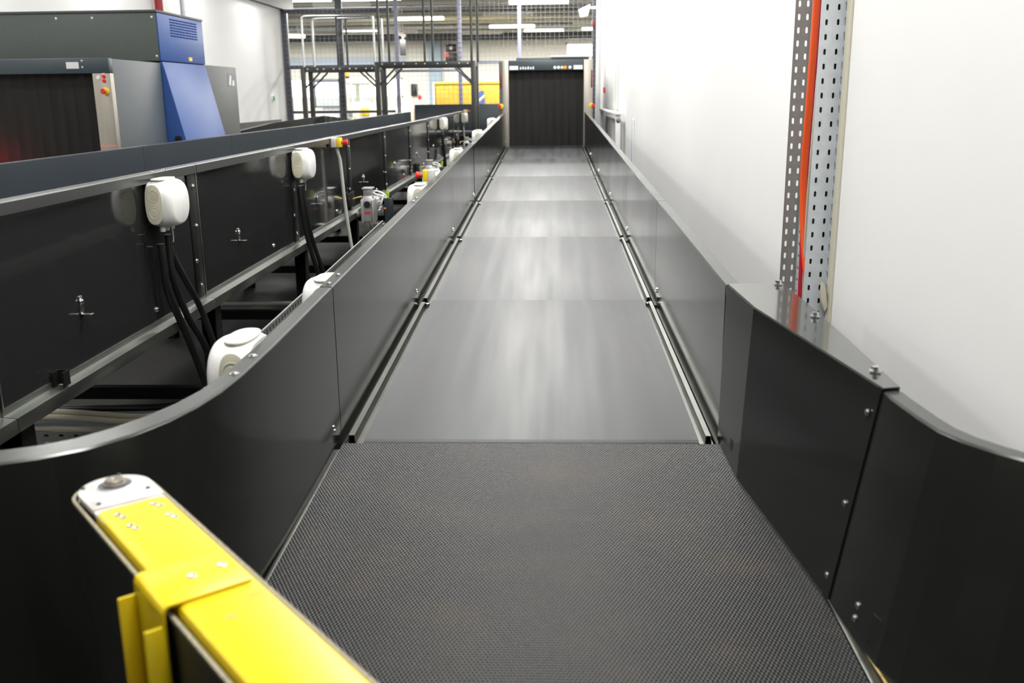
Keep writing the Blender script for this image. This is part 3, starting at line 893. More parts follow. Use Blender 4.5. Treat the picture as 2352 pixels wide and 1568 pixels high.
# ------------------------------------------------------------------ gearmotors
def gearmotor():
    t = thing('gearmotor', '', 'motor', (0, 0, 0), 'grey gearmotors on the gloss conveyor')
    # origin on the conveyor face; +x outward; y along the line
    mb = MB()
    mb.box(.10, .22, -.075, .075, -.20, .0, .008)
    mb.box(.11, .21, -.082, -.074, -.075, -.005, .003)
    for x in (.103, .199):
        mb.box(x, x + .018, -.092, -.07, -.21, -.005, .004)
    for k in range(6):
        mb.box(.125 + k * .0125, .131 + k * .0125, -.080, -.074, -.19, -.14)
    h = mb.build('gear_housing', M['cast'], t)
    MB().cyl((.16, -.084, -.045), (.16, -.0835, -.045), .030, 24).build('bore_cap', M['rubber'], h)
    MB().box(.135, .185, -.0835, -.081, -.122, -.108).build('red_plate', M['red'], h)
    mb = MB()
    mb.lathe((.16, .07, -.07), (0, 1, 0), [(0, .06), (.012, .075), (.02, .07), (.03, .07), (.17, .07), (.185, .062), (.22, .058), (.225, .03)], 28)
    for k in range(18):
        a = 2 * PI * k / 18
        c, s_ = math.cos(a), math.sin(a)
        p = Vector((.16 + c * .069, 0, -.07 + s_ * .069)); q = Vector((.16 + c * .082, 0, -.07 + s_ * .082)); w = Vector((-s_, 0, c)) * .002
        mb.hexa([p - w + V(0, .10, 0), p + w + V(0, .10, 0), p + w + V(0, .23, 0), p - w + V(0, .23, 0), q - w + V(0, .10, 0), q + w + V(0, .10, 0), q + w + V(0, .23, 0), q - w + V(0, .23, 0)])
    mb.build('motor', M['cast'], t)
    mb = MB(); mb.hexa([(.105, -.06, 0), (.205, -.06, 0), (.205, .06, 0), (.105, .06, 0), (.125, -.045, .035), (.19, -.045, .035), (.19, .05, .035), (.125, .05, .035)], .004)
    mb.box(.122, .196, -.05, .06, .033, .085, .004)
    mb.box(.112, .206, -.062, .07, .083, .098, .004)
    mb.build('terminal_box', M['cast'], t)
    mb = MB(); mb.cyl((.052, -.01, -.13), (.105, -.01, -.13), .018, 16); mb.cyl((.058, -.01, -.13), (.075, -.01, -.13), .03, 16); mb.cyl((.085, -.01, -.13), (.105, -.01, -.10), .035, 16)
    mb.build('shaft', M['cast'], t)
    mb = MB(); mb.tube([(.11, -.04, .02), (.06, -.045, .012), (.03, -.05, .0)], .008, 8); tag(mb.build('fitting', M['brass'], t), 'brass coloured cable fitting')
    mb = MB(); mb.box(.0, .012, -.17, .12, -.06, .055, .003); mb.build('mount_plate', M['matte'], t)
    mb = MB(); mb.box(.295, .365, .02, .09, -.24, .0, .004); mb.build('control_box', M['slate'], t)
    mb = MB(); mb.box(.20, .30, -.03, .06, -.235, -.222, .002); mb.build('mount_arm', M['steel'], t)
    for k, pts in enumerate(([(.20, .05, .06), (.235, .05, .06), (.29, .05, .035), (.315, .055, -.005)], [(.20, .02, .05), (.225, .02, .035), (.27, .03, .02), (.305, .05, -.005)], [(.24, .15, -.06), (.27, .13, .02), (.26, .06, -.05)])):
        MB().tube(pts, .0075, 8).build('wire', M['white'], t)
    MB().tube([(.32, .05, -.005), (.315, .05, .045), (.325, .05, .075), (.332, .05, .045), (.327, .05, -.005)], .005, 8).build('earth_wire', M['greenyellow'], t)
    MB().lathe((.300, .02, -.09), (0, -1, 0), [(0, .007), (.004, .006), (.007, .002)], 10).build('indicator', M['amber'], t)
    return t
gm = gearmotor()
gm.location = (LX + .0095, 6.46, .637)
gm.scale = (.76, .76, .76)
gm['label'] = 'nearest grey cast gearmotor jutting from the gloss conveyor'
dup(gm, (LX + .0095, 9.85, .60), 'farther grey gearmotor half hidden by the main guard')
dup(gm, (LX + .0095, 14.4, .64), 'tiny distant grey gearmotor at the foot of the portal frame')

# ------------------------------------------------------------------ cables and conduits in the gap
def cable(name, pts, r, m, label, cat='cable', group=None, n=8):
    return tag(MB().tube(pts, r, n).build(name, M[m], None, 60), label, cat, group)
bx = LX + .035
G1 = 'black hoses under the nearest junction box'
cable('cable_hose', [(bx, 3.180, .826), (bx + .002, 3.182, .76), (bx + .004, 3.190, .66), (bx + .02, 3.250, .52), (bx + .04, 3.310, .36), (bx + .05, 3.390, .16), (bx + .05, 3.425, .012)], .0135, 'cable', 'outermost black hose hanging straight under the nearest junction box', group=G1)
cable('cable_hose', [(bx + .01, 3.223, .852), (bx + .01, 3.224, .80), (bx + .012, 3.226, .70), (bx + .03, 3.270, .56), (bx + .06, 3.340, .42), (bx + .075, 3.410, .20), (bx + .075, 3.440, .012)], .0125, 'cable', 'middle black hose hanging under the nearest junction box', group=G1)
cable('cable_hose', [(bx, 3.262, .805), (bx + .004, 3.265, .77), (bx + .02, 3.310, .68), (bx + .04, 3.380, .56), (bx + .065, 3.400, .44), (bx + .105, 3.430, .2), (bx + .105, 3.450, .012)], .0115, 'cable', 'bowed black hose swinging wide under the nearest junction box', group=G1)
G2 = 'black hoses under the second junction box'
cable('cable_hose', [(bx, 5.045, .85), (bx + .003, 5.050, .75), (bx + .02, 5.080, .55), (bx + .06, 5.140, .30), (bx + .08, 5.170, .012)], .013, 'cable', 'black hose hanging from the near gland of the second junction box', group=G2)
cable('cable_hose', [(bx, 5.085, .85), (bx + .006, 5.100, .75), (bx + .025, 5.150, .55), (bx + .07, 5.220, .30), (bx + .09, 5.250, .012)], .012, 'cable', 'black hose hanging from the middle gland of the second junction box', group=G2)
cable('cable_hose', [(bx, 11.995, .85), (bx + .01, 12.0, .7), (bx + .03, 12.04, .4), (bx + .04, 12.06, .012)], .016, 'cable', 'black hose below the third small junction box')
cable('cable_hose', [(bx, 15.0, .855), (bx + .01, 15.0, .7), (bx + .03, 15.02, .4), (bx + .04, 15.02, .012)], .010, 'grey_cable', 'thin white hose below the farthest junction box')
cable('conduit', [(LX + .04, 5.97, 1.00), (LX + .045, 5.985, .96), (LX + .05, 6.01, .90), (LX + .055, 6.04, .70), (LX + .065, 6.07, .50), (LX + .085, 6.10, .30), (LX + .13, 6.12, .14), (LX + .2, 6.14, .03), (LX + .3, 6.16, .012)], .011, 'grey_cable', 'long white conduit dropping from the stop box to the floor', 'conduit')
cable('conduit', [(LX + .05, 6.62, .345), (LX + .10, 6.64, .335), (LX + .16, 6.66, .26), (LX + .19, 6.68, .15), (LX + .20, 6.68, .012)], .012, 'grey_cable', 'short looped white conduit beside the leg behind the long one', 'conduit')
cable('conduit', [(-2.3, 5.25, .17), (-1.6, 5.27, .17), (LX + .03, 5.28, .165), (LX + .10, 5.30, .11), (LX + .14, 5.31, .012)], .012, 'grey_cable', 'white conduit lying low across the floor under the conveyor', 'conduit')
cable('wire', [(LX + .02, 6.95, .50), (LX + .06, 7.0, .3), (LX + .2, 7.1, .012)], .003, 'black', 'thin dark wire slanting down under the nearest gearmotor', 'wire')

# perforated tray on the floor with its cables
TY = 3.40
tr = thing('cable_tray', 'low perforated tray on the floor under the gloss conveyor', 'cable tray', (-1.6, TY + .15, 0))
mb = MB()
mb.slots((-2.6, TY, .012), (1, 0, 0), (0, 0, 1), 1.28, .06, 22, .03, .010, .005)
mb.build('front_flange', M['galv_dark'], tr)
MB().box(-2.6, -1.32, TY + .001, TY + .25, .010, .012).build('base', M['galv'], tr)
MB().box(-2.6, -1.32, TY + .25, TY + .252, .010, .075).build('rear_flange', M['galv'], tr)
MB().box(-2.6, -1.32, TY + .03, TY + .23, 0, .009).build('foot', M['matte'], tr)
for k in range(7):
    yy = TY + .03 + k * .030
    zz = .030 + .05 * (k % 2) + .02 * (k > 3)
    dz = random.uniform(.0, .03)
    blk = k in (0, 4, 5, 6)  # front one is coloured black so the slots before it look shaded
    o = MB().tube([(-2.58, yy, zz), (-2.0, yy + .01, zz + dz), (-1.6, yy, zz + .01), (-1.45, yy + .008, zz + .02 + dz), (-1.31, yy + .012, zz + .02)], .014, 8).build('cable', M['cable' if blk else 'beige_cable'], None, 60)
    tag(o, ['black cable lying in the floor tray under the conveyor' if blk else 'beige cable lying in the floor tray under the conveyor'][0], 'cable', 'black cables in the floor tray' if blk else 'beige cables in the floor tray')

# cable duct running along the outside of the main guard
td = thing('cable_duct', 'thin grey slotted duct along the outside of the main guard', 'cable duct', (XL - .09, 3.2, 0))
DO, DZ = XL - .158, GH - .165
MB().strip([[(DO, y, ZB(y) + DZ), (DO - .035, y, ZB(y) + DZ), (DO - .035, y, ZB(y) + DZ + .05), (DO - .030, y, ZB(y) + DZ + .05)] for y in (2.0, 4.3)], .002).build('tray', M['galv_dark'], td)
mb = MB()
for k in range(60):
    y = 2.0 + k * .03
    mb.box(DO - .0330, DO - .0318, y, y + .014, ZB(y) + DZ + .028, ZB(y) + DZ + .040)
mb.build('slots', M['black'], td)
for y in (2.1, 3.2, 4.2):
    MB().box(DO - .034, XL - .004, y, y + .03, ZB(y) + DZ - .008, ZB(y) + DZ - .003).build('bracket', M['galv'], td)

# ------------------------------------------------------------------ wall tray with orange cable
tw = thing('cable_tray', 'tall perforated steel tray up the white wall', 'cable tray', (.78, 2.95, .5))
Z0, ZH = 0, 3.46
Yn, Yf = 2.76, 3.10
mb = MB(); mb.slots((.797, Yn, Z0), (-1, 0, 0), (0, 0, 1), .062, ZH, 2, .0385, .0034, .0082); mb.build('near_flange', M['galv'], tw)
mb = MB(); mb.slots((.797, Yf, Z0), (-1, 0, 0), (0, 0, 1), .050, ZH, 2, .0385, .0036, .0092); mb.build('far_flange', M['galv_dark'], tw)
mb = MB(); mb.slots((.7975, Yn, Z0), (0, 1, 0), (0, 0, 1), Yf - Yn, ZH, 6, .0385, .012, .0075); mb.build('base', M['galv'], tw)
mb = MB(); mb.slots((.7975, Yn - .026, Z0), (0, 1, 0), (0, 0, 1), .024, ZH, 1, .0385, .006, .0125); mb.build('mounting_lip', M['galv'], tw)
cable('orange_cable', [(.768, 2.93, 3.4), (.766, 2.93, 2.4), (.765, 2.93, 1.6), (.764, 2.935, 1.3), (.765, 2.95, 1.05), (.772, 2.92, .85), (.785, 2.85, .66)], .0105, 'orange', 'thick bright orange cable running up inside the wall tray')
cable('crimson_cable', [(.781, 2.965, 3.4), (.781, 2.965, 1.6), (.780, 2.97, 1.3), (.780, 2.985, 1.0), (.783, 2.97, .66)], .0075, 'crimson', 'thin crimson cable beside the orange one in the wall tray')
cable('beige_cable', [(.768, 2.855, 3.4), (.768, 2.86, 1.6), (.769, 2.88, 1.2), (.770, 2.90, .95), (.779, 2.91, .66)], .006, 'beige_cable', 'thin beige cable in the wall tray next to the near flange')
cable('grey_cable', [(.784, 2.835, 3.4), (.784, 2.84, 1.6), (.785, 2.86, 1.2), (.786, 2.87, .66)], .006, 'grey_cable', 'pale grey cable tucked behind the beige one in the wall tray')
cable('black_cable_or_filler', [(.785, 2.825, 1.75), (.770, 2.82, 1.3), (.766, 2.82, 1.0), (.775, 2.83, .66)], .008, 'cable', 'short black cable at the lower end of the wall tray')
for x_, l_ in ((.7545, 'black tube added to darken the slots in the near flange of the wall tray, outer one'), (.7805, 'black tube added to darken the slots in the near flange of the wall tray, next to the wall')):
    cable('black_cable_or_filler', [(x_, 2.776, 3.45), (x_, 2.776, 1.5), (x_, 2.776, .02)], .0125, 'cable', l_)  # full-height black tubes added behind the near flange so its slots look dark
mb = MB()
mb.prism([(0, 0), (.028, .05), (.022, .105), (.006, .09), (-.012, .02)], lambda a, b, t_: (.788 - a * .5, t_, .69 + b * .8), 2.712, 2.733)
tag(mb.build('foam_lump', M['beige'], None), 'lump of cream sealing foam on the tray edge at the wall', 'foam')
struct('beige_wall_strip', MB().box(.794, .7995, 2.69, 2.73, .3, 3.5), M['beige'])  # narrow beige strip on the wall beside the mounting lip

# wall fittings farther down
tf = thing('wall_frame', 'white metal guard frame standing against the white wall near the scanner', 'frame', (.74, 12.0, 0))
mb = MB()
for y in (10.45, 13.6):
    mb.box(.70, .75, y - .05, y + .05, 0, 1.09, .005)
mb.build('post', M['frame'], tf)
MB().box(.69, .76, 10.35, 13.7, 1.091, 1.11, .003).build('top_bar', M['frame'], tf)
MB().box(.765, .797, 10.5, 13.5, .05, 1.02, .005).build('panel', M['grey_pl'], tf)
bolt((.725, 10.398, 1.03), (0, -1, 0), .02, .012, tf, 'bolt', 'rail')
tag(MB().box(.785, .799, 9.3, 9.42, .02, 1.07, .003).build('cable_channel', M['galv'], None), 'narrow grey channel on the wall beside the white guard frame', 'cable channel')
tp = thing('call_point', 'small red call point on the white wall above the guard frame', 'call point', (.79, 14.3, 1.3))
MB().box(.775, .799, 14.25, 14.35, 1.32, 1.40, .004).build('body', M['red'], tp)
MB().box(.772, .7755, 14.285, 14.315, 1.345, 1.375).build('window', M['white'], tp)
cable('wire', [(.792, 14.3, 1.42), (.792, 14.3, 3.48)], .006, 'grey_pl', 'thin wire up the wall from the red call point', 'wire')
tag(MB().box(.775, .799, 11.55, 11.65, 1.12, 3.49, .003).build('cable_channel', M['frame'], None), 'white trunking rising up the wall from the guard frame', 'cable channel')
tag(MB().cyl((.76, 15.6, 0), (.76, 15.6, 3.49), .035, 16).build('wall_pipe', M['frame'], None), 'white painted pipe up the wall corner by the mesh fence', 'pipe')

# left wall
tag(MB().cyl((-4.44, 11.35, 0), (-4.44, 11.35, 3.49), .045, 16).build('wall_pipe', M['redpipe'], None), 'dark red pipe up the wall above the grey scanner', 'pipe')
tag(MB().cyl((-4.47, 12.2, 0), (-4.47, 12.2, 3.49), .025, 12).build('wall_pipe', M['galv'], None), 'thin grey pipe up the wall beside the dark red one', 'pipe')
tb = thing('door_button', 'small green push button plate on the far white wall', 'button', (-4.5, 15.9, 1.3))
MB().box(-4.499, -4.475, 15.84, 15.96, 1.26, 1.35, .004).build('plate', M['white'], tb)
MB().box(-4.476, -4.462, 15.86, 15.93, 1.27, 1.335, .004).build('push_plate', M['green'], tb)

# ------------------------------------------------------------------ scanners
def curtain(parent, x0, x1, y, z0, z1, n=9):
    mb = MB()
    w = (x1 - x0) / n
    for k in range(n):
        a = x0 + k * w
        seg = 4
        rows = []
        for j in range(seg + 1):
            u = j / seg
            rows.append([(a + u * w * 1.04, y + .005 * u + .005 * math.sin(u * PI), z) for z in (z0, z1)])
        mb.strip(rows, .003)
    return mb.build('curtain', M['curtain'], parent, 40)

def estop(parent, p, d=(0, -1, 0), knob=(0, 0, 0), s=.85):
    p = Vector(p)
    k = MB().lathe(p, d, [(0, .038 * s), (.012 * s, .036 * s), (.016 * s, .028 * s)], 24).build('stop_collar', M['yellow2'], parent)
    MB().lathe(p + Vector(d) * .014 * s + Vector(knob), d, [(0, .018 * s), (.02 * s, .018 * s), (.024 * s, .026 * s), (.038 * s, .027 * s), (.046 * s, .02 * s)], 20).build('stop_button', M['red'], k)

# big scanner at left
ts = thing('baggage_scanner', 'blue and dark grey baggage scanner with black curtain by the wall', 'scanner', (-3.4, 7.5, 0))
SX, SY = -2.784, 6.2
TXr, TXl = -2.885, -3.95
ztop, zh = 1.555, 1.465
mb = MB()
mb.box(TXl - .14, TXl, SY, 8.74, 0, ztop, .004)
mb.box(TXr + .006, SX, SY + .052, 7.04, 0, ztop, .006)
mb.box(TXl, TXr + .006, SY + .052, 7.04, zh + .002, ztop)
mb.box(TXl, TXr, SY + .6, 8.74, 0, .62)
mb.box(TXl, SX - .02, 7.041, 7.96, 1.45, ztop - .01)
mb.build('body', M['scan'], ts)
mb = MB(); mb.box(TXl - .14, SX + .002, SY - .006, SY + .05, zh, ztop + .003, .004)
hd = mb.build('header', M['scan_front'], ts)
MB().box(-3.055, -2.975, SY - .0085, SY - .006, 1.495, 1.535).build('label', M['label'], hd)
for dz in (1.542, 1.503):
    bolt((-2.952, SY - .006, dz), (0, -1, 0), .005, .004, hd, 'screw')
mb = MB(); mb.box(TXr - .012, SX + .002, SY - .004, SY + .05, .3, zh, .003)
post = mb.build('side_post', M['stainless'], ts)
mb = MB(); mb.box(TXl - .13, TXl, SY - .004, SY + .05, .3, zh, .003); mb.build('side_post', M['stainless'], ts)
MB().lathe((-2.858, SY - .004, 1.44), (0, -1, 0), [(0, .014), (.004, .013)], 20).build('key_switch', M['white'], post)
for zz in (1.447, 1.42):
    MB().lathe((-2.823, SY - .004, zz), (0, -1, 0), [(0, .0125), (.008, .011), (.010, .004)], 18).build('indicator', M['red'], post)
MB().box(-2.832, -2.815, SY - .0055, SY - .004, 1.455, 1.466).build('tag_plate', M['label'], post)
estop(post, (-2.82, SY - .004, 1.355), (0, -1, 0), (-.004, 0, 0), .62)
MB().box(TXr - .012, SX + .001, SY - .0052, SY - .0045, 1.014, 1.018).build('laser_line', mat('red_scan_line', (.9, .05, .03), .4, emit=.6), post)
curtain(ts, TXl, TXr - .012, SY + .06, .62, zh, 13)
mb = MB(); mb.box(TXl, TXr, SY - 1.0, SY + .58, .56, .615, .01); mb.build('belt', M['belt2'], ts)
mb = MB(); mb.box(TXl + .02, TXr - .02, SY - .98, SY + .58, .02, .555); mb.build('infeed_base', M['matte'], ts)
# rear block
mb = MB(); mb.box(-3.4, SX, 7.93, 8.745, 0, 1.567, .006)
rb = mb.build('rear_cabinet', M['scan_box'], ts)
mb = MB(); mb.box(SX, SX + .0015, 8.50, 8.68, 1.40, 1.51); lb = mb.build('emblem', M['ink'], rb)
mb = MB()
mb.prism([(8.52, 1.42), (8.56, 1.50), (8.60, 1.49), (8.57, 1.41)], lambda a, b, t_: (t_, a, b), SX + .0015, SX + .0017)
mb.prism([(8.61, 1.41), (8.63, 1.46), (8.67, 1.45), (8.66, 1.41)], lambda a, b, t_: (t_, a, b), SX + .0015, SX + .0017)
mb.build('emblem_print', M['label'], lb)
# upper cabinet: olive grey front, blue side with louvres
mb = MB(); mb.box(-4.30, SX, 7.03, 7.95, 1.567, 1.897, .004); uc = mb.build('upper_cabinet', M['scan_olive'], ts)
mb = MB(); mb.box(-4.32, SX + .012, 7.02, 7.96, 1.897, 1.915, .004); mb.build('lid', M['scan_box'], uc)
for x in (-3.50, -3.24, -2.81):
    bolt((x, 7.03, 1.865), (0, -1, 0), .007, .005, uc, 'screw')
bolt((-2.80, 7.03, 1.60), (0, -1, 0), .007, .005, uc, 'screw')
mb = MB(); mb.box(SX, SX + .010, 7.035, 7.945, 1.569, 1.895, .003)
bs = tag(mb.build('blue_side_panel', M['blue'], ts), 'bright blue side panel with small louvres')
mb = MB()
for i in range(9):
    for j in range(7):
        y = 7.26 + i * .062
        z = 1.745 + j * .019
        mb.hexa([(SX + .0095, y, z), (SX + .0095, y + .047, z), (SX + .0095, y + .047, z + .003), (SX + .0095, y, z + .003),
                 (SX + .016, y + .002, z + .009), (SX + .016, y + .045, z + .009), (SX + .0095, y + .047, z + .013), (SX + .0095, y, z + .013)])
mb.build('louvres', M['blue'], bs)
MB().box(SX + .010, SX + .0115, 7.585, 7.655, 1.585, 1.612).build('label', M['yellow2'], bs)
for y in (7.06, 7.92):
    MB().cyl((SX + .009, y, 1.625), (SX + .012, y, 1.625), .006, 10).build('screw', M['black'], bs)
# blue sloping skirt
mb = MB()
mb.hexa([(SX - .01, 7.05, .1), (SX + .33, 7.05, .1), (SX + .33, 7.93, .1), (SX - .01, 7.93, .1), (SX - .01, 7.05, 1.563), (SX + .012, 7.05, 1.563), (SX + .012, 7.93, 1.563), (SX - .01, 7.93, 1.563)], .004)
sk = tag(mb.build('sloping_skirt', M['blue'], ts), 'bright blue sloping side skirt')
MB().box(SX + .06, SX + .10, 7.035, 7.052, 1.005, 1.04, .002).build('latch', M['black'], sk)

# far scanner
tf = thing('baggage_scanner', 'black-curtained scanner at the far end of the belt line', 'scanner', (-.04, 13.8, 0))
FY = 12.63
fx0, fx1 = -.517, .434
zt_, zc = 1.725, 1.605
mb = MB()
mb.box(-.60, fx0 - .001, FY + .03, 15.1, 0, zt_ - .01, .004)
mb.box(fx1 + .001, .55, FY + .03, 15.1, 0, zt_ - .01, .004)
mb.box(fx0, fx1, FY + .6, 15.1, 0, .63)
mb.box(fx0, fx1, FY + .1, 15.1, zc, zt_ - .01)
mb.build('body', M['scan'], tf)
mb = MB(); mb.box(fx0, fx1, FY, FY + .09, zc, zt_, .004); hd = mb.build('header', M['scan_front'], tf)
for x0, x1 in ((-.508, -.395), (.305, .42)):
    MB().box(x0, x1, FY - .003, FY - .0005, 1.612, 1.662).build('label', M['label'], hd)
mb = MB()
for k in range(6):
    mb.box(-.375 + k * .032, -.355 + k * .032, FY - .002, FY - .0004, 1.617, 1.646 + .006 * (k % 2))
mb.build('pictograms', M['label'], hd)
for k, (cx, mm) in enumerate(((.06, 'label'), (.105, 'label'), (.15, 'beige'), (.19, 'amber'), (.25, 'label'))):
    MB().lathe((cx + .01, FY - .0004, 1.637), (0, -1, 0), [(0, .020), (.0015, .020)], 14).build('sticker', M[mm], hd)
for x0, x1, lx in ((-.60, fx0 - .0015, -.617), (fx1 + .0015, .55, .535)):
    mb = MB(); mb.box(x0, x1, FY - .004, FY + .026, .3, zt_ + .004, .003); pst = mb.build('side_post', M['stainless'], tf)
    if lx < 0:
        MB().box(-.64, -.602, FY - .002, FY + .10, .3, zt_ - .01, .003).build('side_post', M['scan_box'], tf)
        lx = -.618
    MB().box(lx - .009, lx + .009, FY - .010, FY - .002, 1.385, 1.60, .002).build('red_lamp', M['darkred'], pst)
    estop(pst, (lx + (.0 if lx < 0 else .0), FY - .004, 1.165), (0, -1, 0), (-.02 if lx < 0 else .02, 0, 0))
curtain(tf, fx0, fx1, FY + .12, .64, zc, 10)
mb = MB(); mb.box(-.45, .53, 13.5, 14.5, zt_ - .008, 1.79, .004); uc = mb.build('upper_cabinet', M['scan_olive'], tf)
mb = MB(); mb.box(.02, .55, 13.45, 14.55, 1.791, 1.81, .004); mb.build('lid', M['frame'], uc)
mb = MB(); mb.box(fx0 + .01, fx1 - .01, FY - .05, FY + .58, .60, .66, .01); mb.build('belt', M['belt2'], tf)
mb = MB(); mb.box(fx0 + .02, fx1 - .02, FY - .04, FY + .58, .02, .598); mb.build('infeed_base', M['matte'], tf)

# ------------------------------------------------------------------ portal frames over the lines
def portal(name, label, x0, x1, yf, yb, zt, tall, ntube):
    t = thing(name, label, 'portal frame', ((x0 + x1) / 2, (yf + yb) / 2, 0), 'dark portal frames over the side lines')
    for y in (yf, yb):
        mb = MB(); mb.box(x0, x1, y - .025, y + .025, zt - .08, zt, .004); bm_ = mb.build('beam', M['gantry'], t)
        if y == yf:
            for k in range(9):
                bolt((x0 + .08 + k * (x1 - x0 - .16) / 8 + (.03 if k % 2 else 0), y - .025, zt - .035), (0, -1, 0), .010, .006, bm_, 'bolt')
        for x, s in ((x0, 1), (x1, -1)):
            mb = MB(); mb.box(x - .035, x + .035, y - .035, y + .035, 0, zt, .004); mb.build('post', M['gantry'], t)
            mb = MB(); a_, b_ = V(x + s * .03, y, zt - .32), V(x + s * .28, y, zt - .08)
            mb.tube([a_, b_], .014, 8, smooth=False); mb.build('brace', M['gantry'], t)
    for x in (x0, x1):
        mb = MB(); mb.box(x - .025, x + .025, yf + .036, yb - .036, zt - .07, zt - .005, .003); mb.build('side_beam', M['gantry'], t)
    xs_ = [x0 + (x1 - x0) * k for k in ntube]
    for y in (yf, yb):
        r_ = .08
        a_, b_ = xs_[0] + (.05 if y == yb else 0), xs_[-1] + (.05 if y == yb else 0)
        pts = [(a_, y, zt - .005), (a_, y, zt + tall - r_), (a_ + r_ * .3, y, zt + tall - r_ * .3), (a_ + r_, y, zt + tall), ((a_ + b_) / 2, y, zt + tall), (b_ - r_, y, zt + tall), (b_ - r_ * .3, y, zt + tall - r_ * .3), (b_, y, zt + tall - r_), (b_, y, zt - .005)]
        mb = MB(); mb.tube(pts, .019, 10, 5); mb.build('hoop', M['chrome'] if tall < 1 else M['gantry'], t, 60)
        for xm in xs_[1:-1]:
            xm += .05 if y == yb else 0
            MB().tube([(xm, y, zt - .005), (xm, y, zt + tall)], .017, 10, smooth=False).build('upright', M['gantry'], t)
    return t
portal('portal_frame', 'nearer dark portal frame of bolted beams astride the gloss conveyor', -2.54, -1.12, 14.62, 15.2, 1.80, 1.45, (.03, .50, .985))
portal('portal_frame', 'farther dark portal frame with polished hoops on top', -3.93, -2.735, 15.75, 16.25, 1.775, .77, (.02, .48, .97))

# ------------------------------------------------------------------ mesh fence
def fence(label, x0, x1, z0, z1, posts, pm, rails, y=16.7, dx=.075, dz=.075):
    t = thing('mesh_fence', label, 'fence', ((x0 + x1) / 2, y, 0), 'wire mesh fence panels')
    mb = MB()
    k = int((x1 - x0) / dx)
    for i in range(k + 1):
        x = x0 + (x1 - x0) * i / k
        mb.box(x - .0017, x + .0017, y - .0017, y + .0017, z0, z1)
    k = int((z1 - z0) / dz)
    for i in range(k + 1):
        z = z0 + (z1 - z0) * i / k
        mb.box(x0, x1, y - .0065, y - .0017, z - .0017, z + .0017)
    mb.build('wire_mesh', M['wire'], t)
    for x, w, z in posts:
        MB().box(x - w, x + w, y + .004, y + .004 + 2 * w, 0, z, .003).build('post', M[pm], t)
    for z, h in rails:
        MB().box(x0, x1, y + .003, y + .03, z - h, z + h, .002).build('rail', M[pm], t)
    return t
fence('mesh fence section against the white wall, dark posts', -4.46, -2.62, .05, 2.72, ((-4.44, .045, 2.73), (-3.52, .05, 3.2)), 'navy', ((1.80, .03), (1.06, .022), (2.70, .03)))
fence('mesh fence section behind the tall portal frame, lavender post', -2.60, -1.55, .05, 3.3, ((-2.56, .03, 3.3),), 'lav', ((1.72, .02),))
fence('mesh fence section before the yellow cart, lavender posts', -1.53, -.53, .05, 3.3, ((-1.50, .03, 3.3), (-.50, .03, 3.3)), 'lav', ((1.84, .025),))
fence('mesh fence section behind the far scanner', -.45, .78, .05, 3.3, ((.745, .03, 3.3),), 'navy', ((1.84, .025),))

# ------------------------------------------------------------------ hall: lamps, pipes, vehicle, cart
def tube_light(x0, x1, y, z, lit, label, rot=0):
    t = thing('ceiling_light', label, 'ceiling light', ((x0 + x1) / 2, y, z), 'tube lights of the hall')
    mb = MB()
    L = x1 - x0
    c = (x0 + x1) / 2
    mb.prism([(-.07, .0), (-.055, -.055), (-.03, -.07), (.03, -.07), (.055, -.055), (.07, 0)], lambda a, b, t_: (c + t_, y + a, z + b), -L / 2, L / 2, .008)
    mb.build('diffuser', M['lamp' if lit else 'lampoff'], t, 60)
    MB().box(c - L / 2 + .02, c + L / 2 - .02, y - .06, y + .06, z, z + .035, .004).build('housing', M['white'], t)
    mb = MB()
    for s in (-.35, .35):
        mb.cyl((c + s * L, y, z + .035), (c + s * L, y, 3.66), .006, 6)
    mb.build('hanger', M['grey_pl'], t)
    if rot:
        t.rotation_euler = (0, 0, rot)
    return t
for a in (
    (-5.35, -4.12, 19.0, 3.13, 1, 'large glowing tube light at the top of the frame by the wall corner'),
    (-4.05, -2.80, 19.0, 3.13, 1, 'glowing tube light in line with the large one, above the hoops'),
    (-4.90, -3.70, 20.8, 3.20, 0, 'unlit white tube light just under the glowing pair'),
    (-.80, .38, 20.1, 3.12, 1, 'glowing tube light above the far scanner, nearest of its column'),
    (-1.57, -.38, 26.3, 3.08, 1, 'glowing tube light second in the column above the far scanner'),
    (-1.55, -.36, 23.2, 3.13, 0, 'unlit tube light between the two glowing ones above the scanner'),
    (-3.78, -2.58, 24.6, 3.18, 1, 'glowing tube light above the tall portal frame'),
    (-6.20, -4.98, 29.1, 3.22, 1, 'glowing tube light seen through the polished hoops'),
    (-.78, .45, 31.0, 3.26, 1, 'thin far glowing tube light low above the scanner'),
    (1.02, 2.2, 31.5, 3.32, 1, 'far glowing tube light by the wall pipe'),
    (-5.2, -4.0, 30.6, 3.24, 0, 'unlit far tube light beside the blue pillar'),
    (-2.6, -1.4, 29.9, 3.14, 0, 'unlit far tube light near the signal box'),
    (.62, 1.75, 26.8, 3.18, 0, 'unlit tube light partly behind the floodlight'),
):
    tube_light(*a)
tube_light(-6.9, -5.9, 24.0, 2.78, 1, 'short glowing tube light turned endways beside the fence post', .5)
PG = 'pale pipes under the hall ceiling'
for y, z, r_, m_, l in ((21.6, 3.26, .05, 'pipe_grey', 'pale pipe crossing the hall ceiling, nearest of the pipes'), (25.6, 3.24, .07, 'pipe_grey', 'thick pale duct crossing the hall ceiling'), (27.6, 3.28, .05, 'pipe_grey', 'pale pipe behind the thick duct under the ceiling'),
                     (28.4, 3.2, .06, 'galv', 'grey steel pipe crossing low under the ceiling'), (31.8, 3.3, .06, 'pipe_grey', 'farthest pale pipe just before the dark beam')):
    tag(MB().cyl((-13.9, y, z), (3.5, y, z), r_, 14).build('ceiling_pipe', M[m_], None), l, 'pipe', PG)
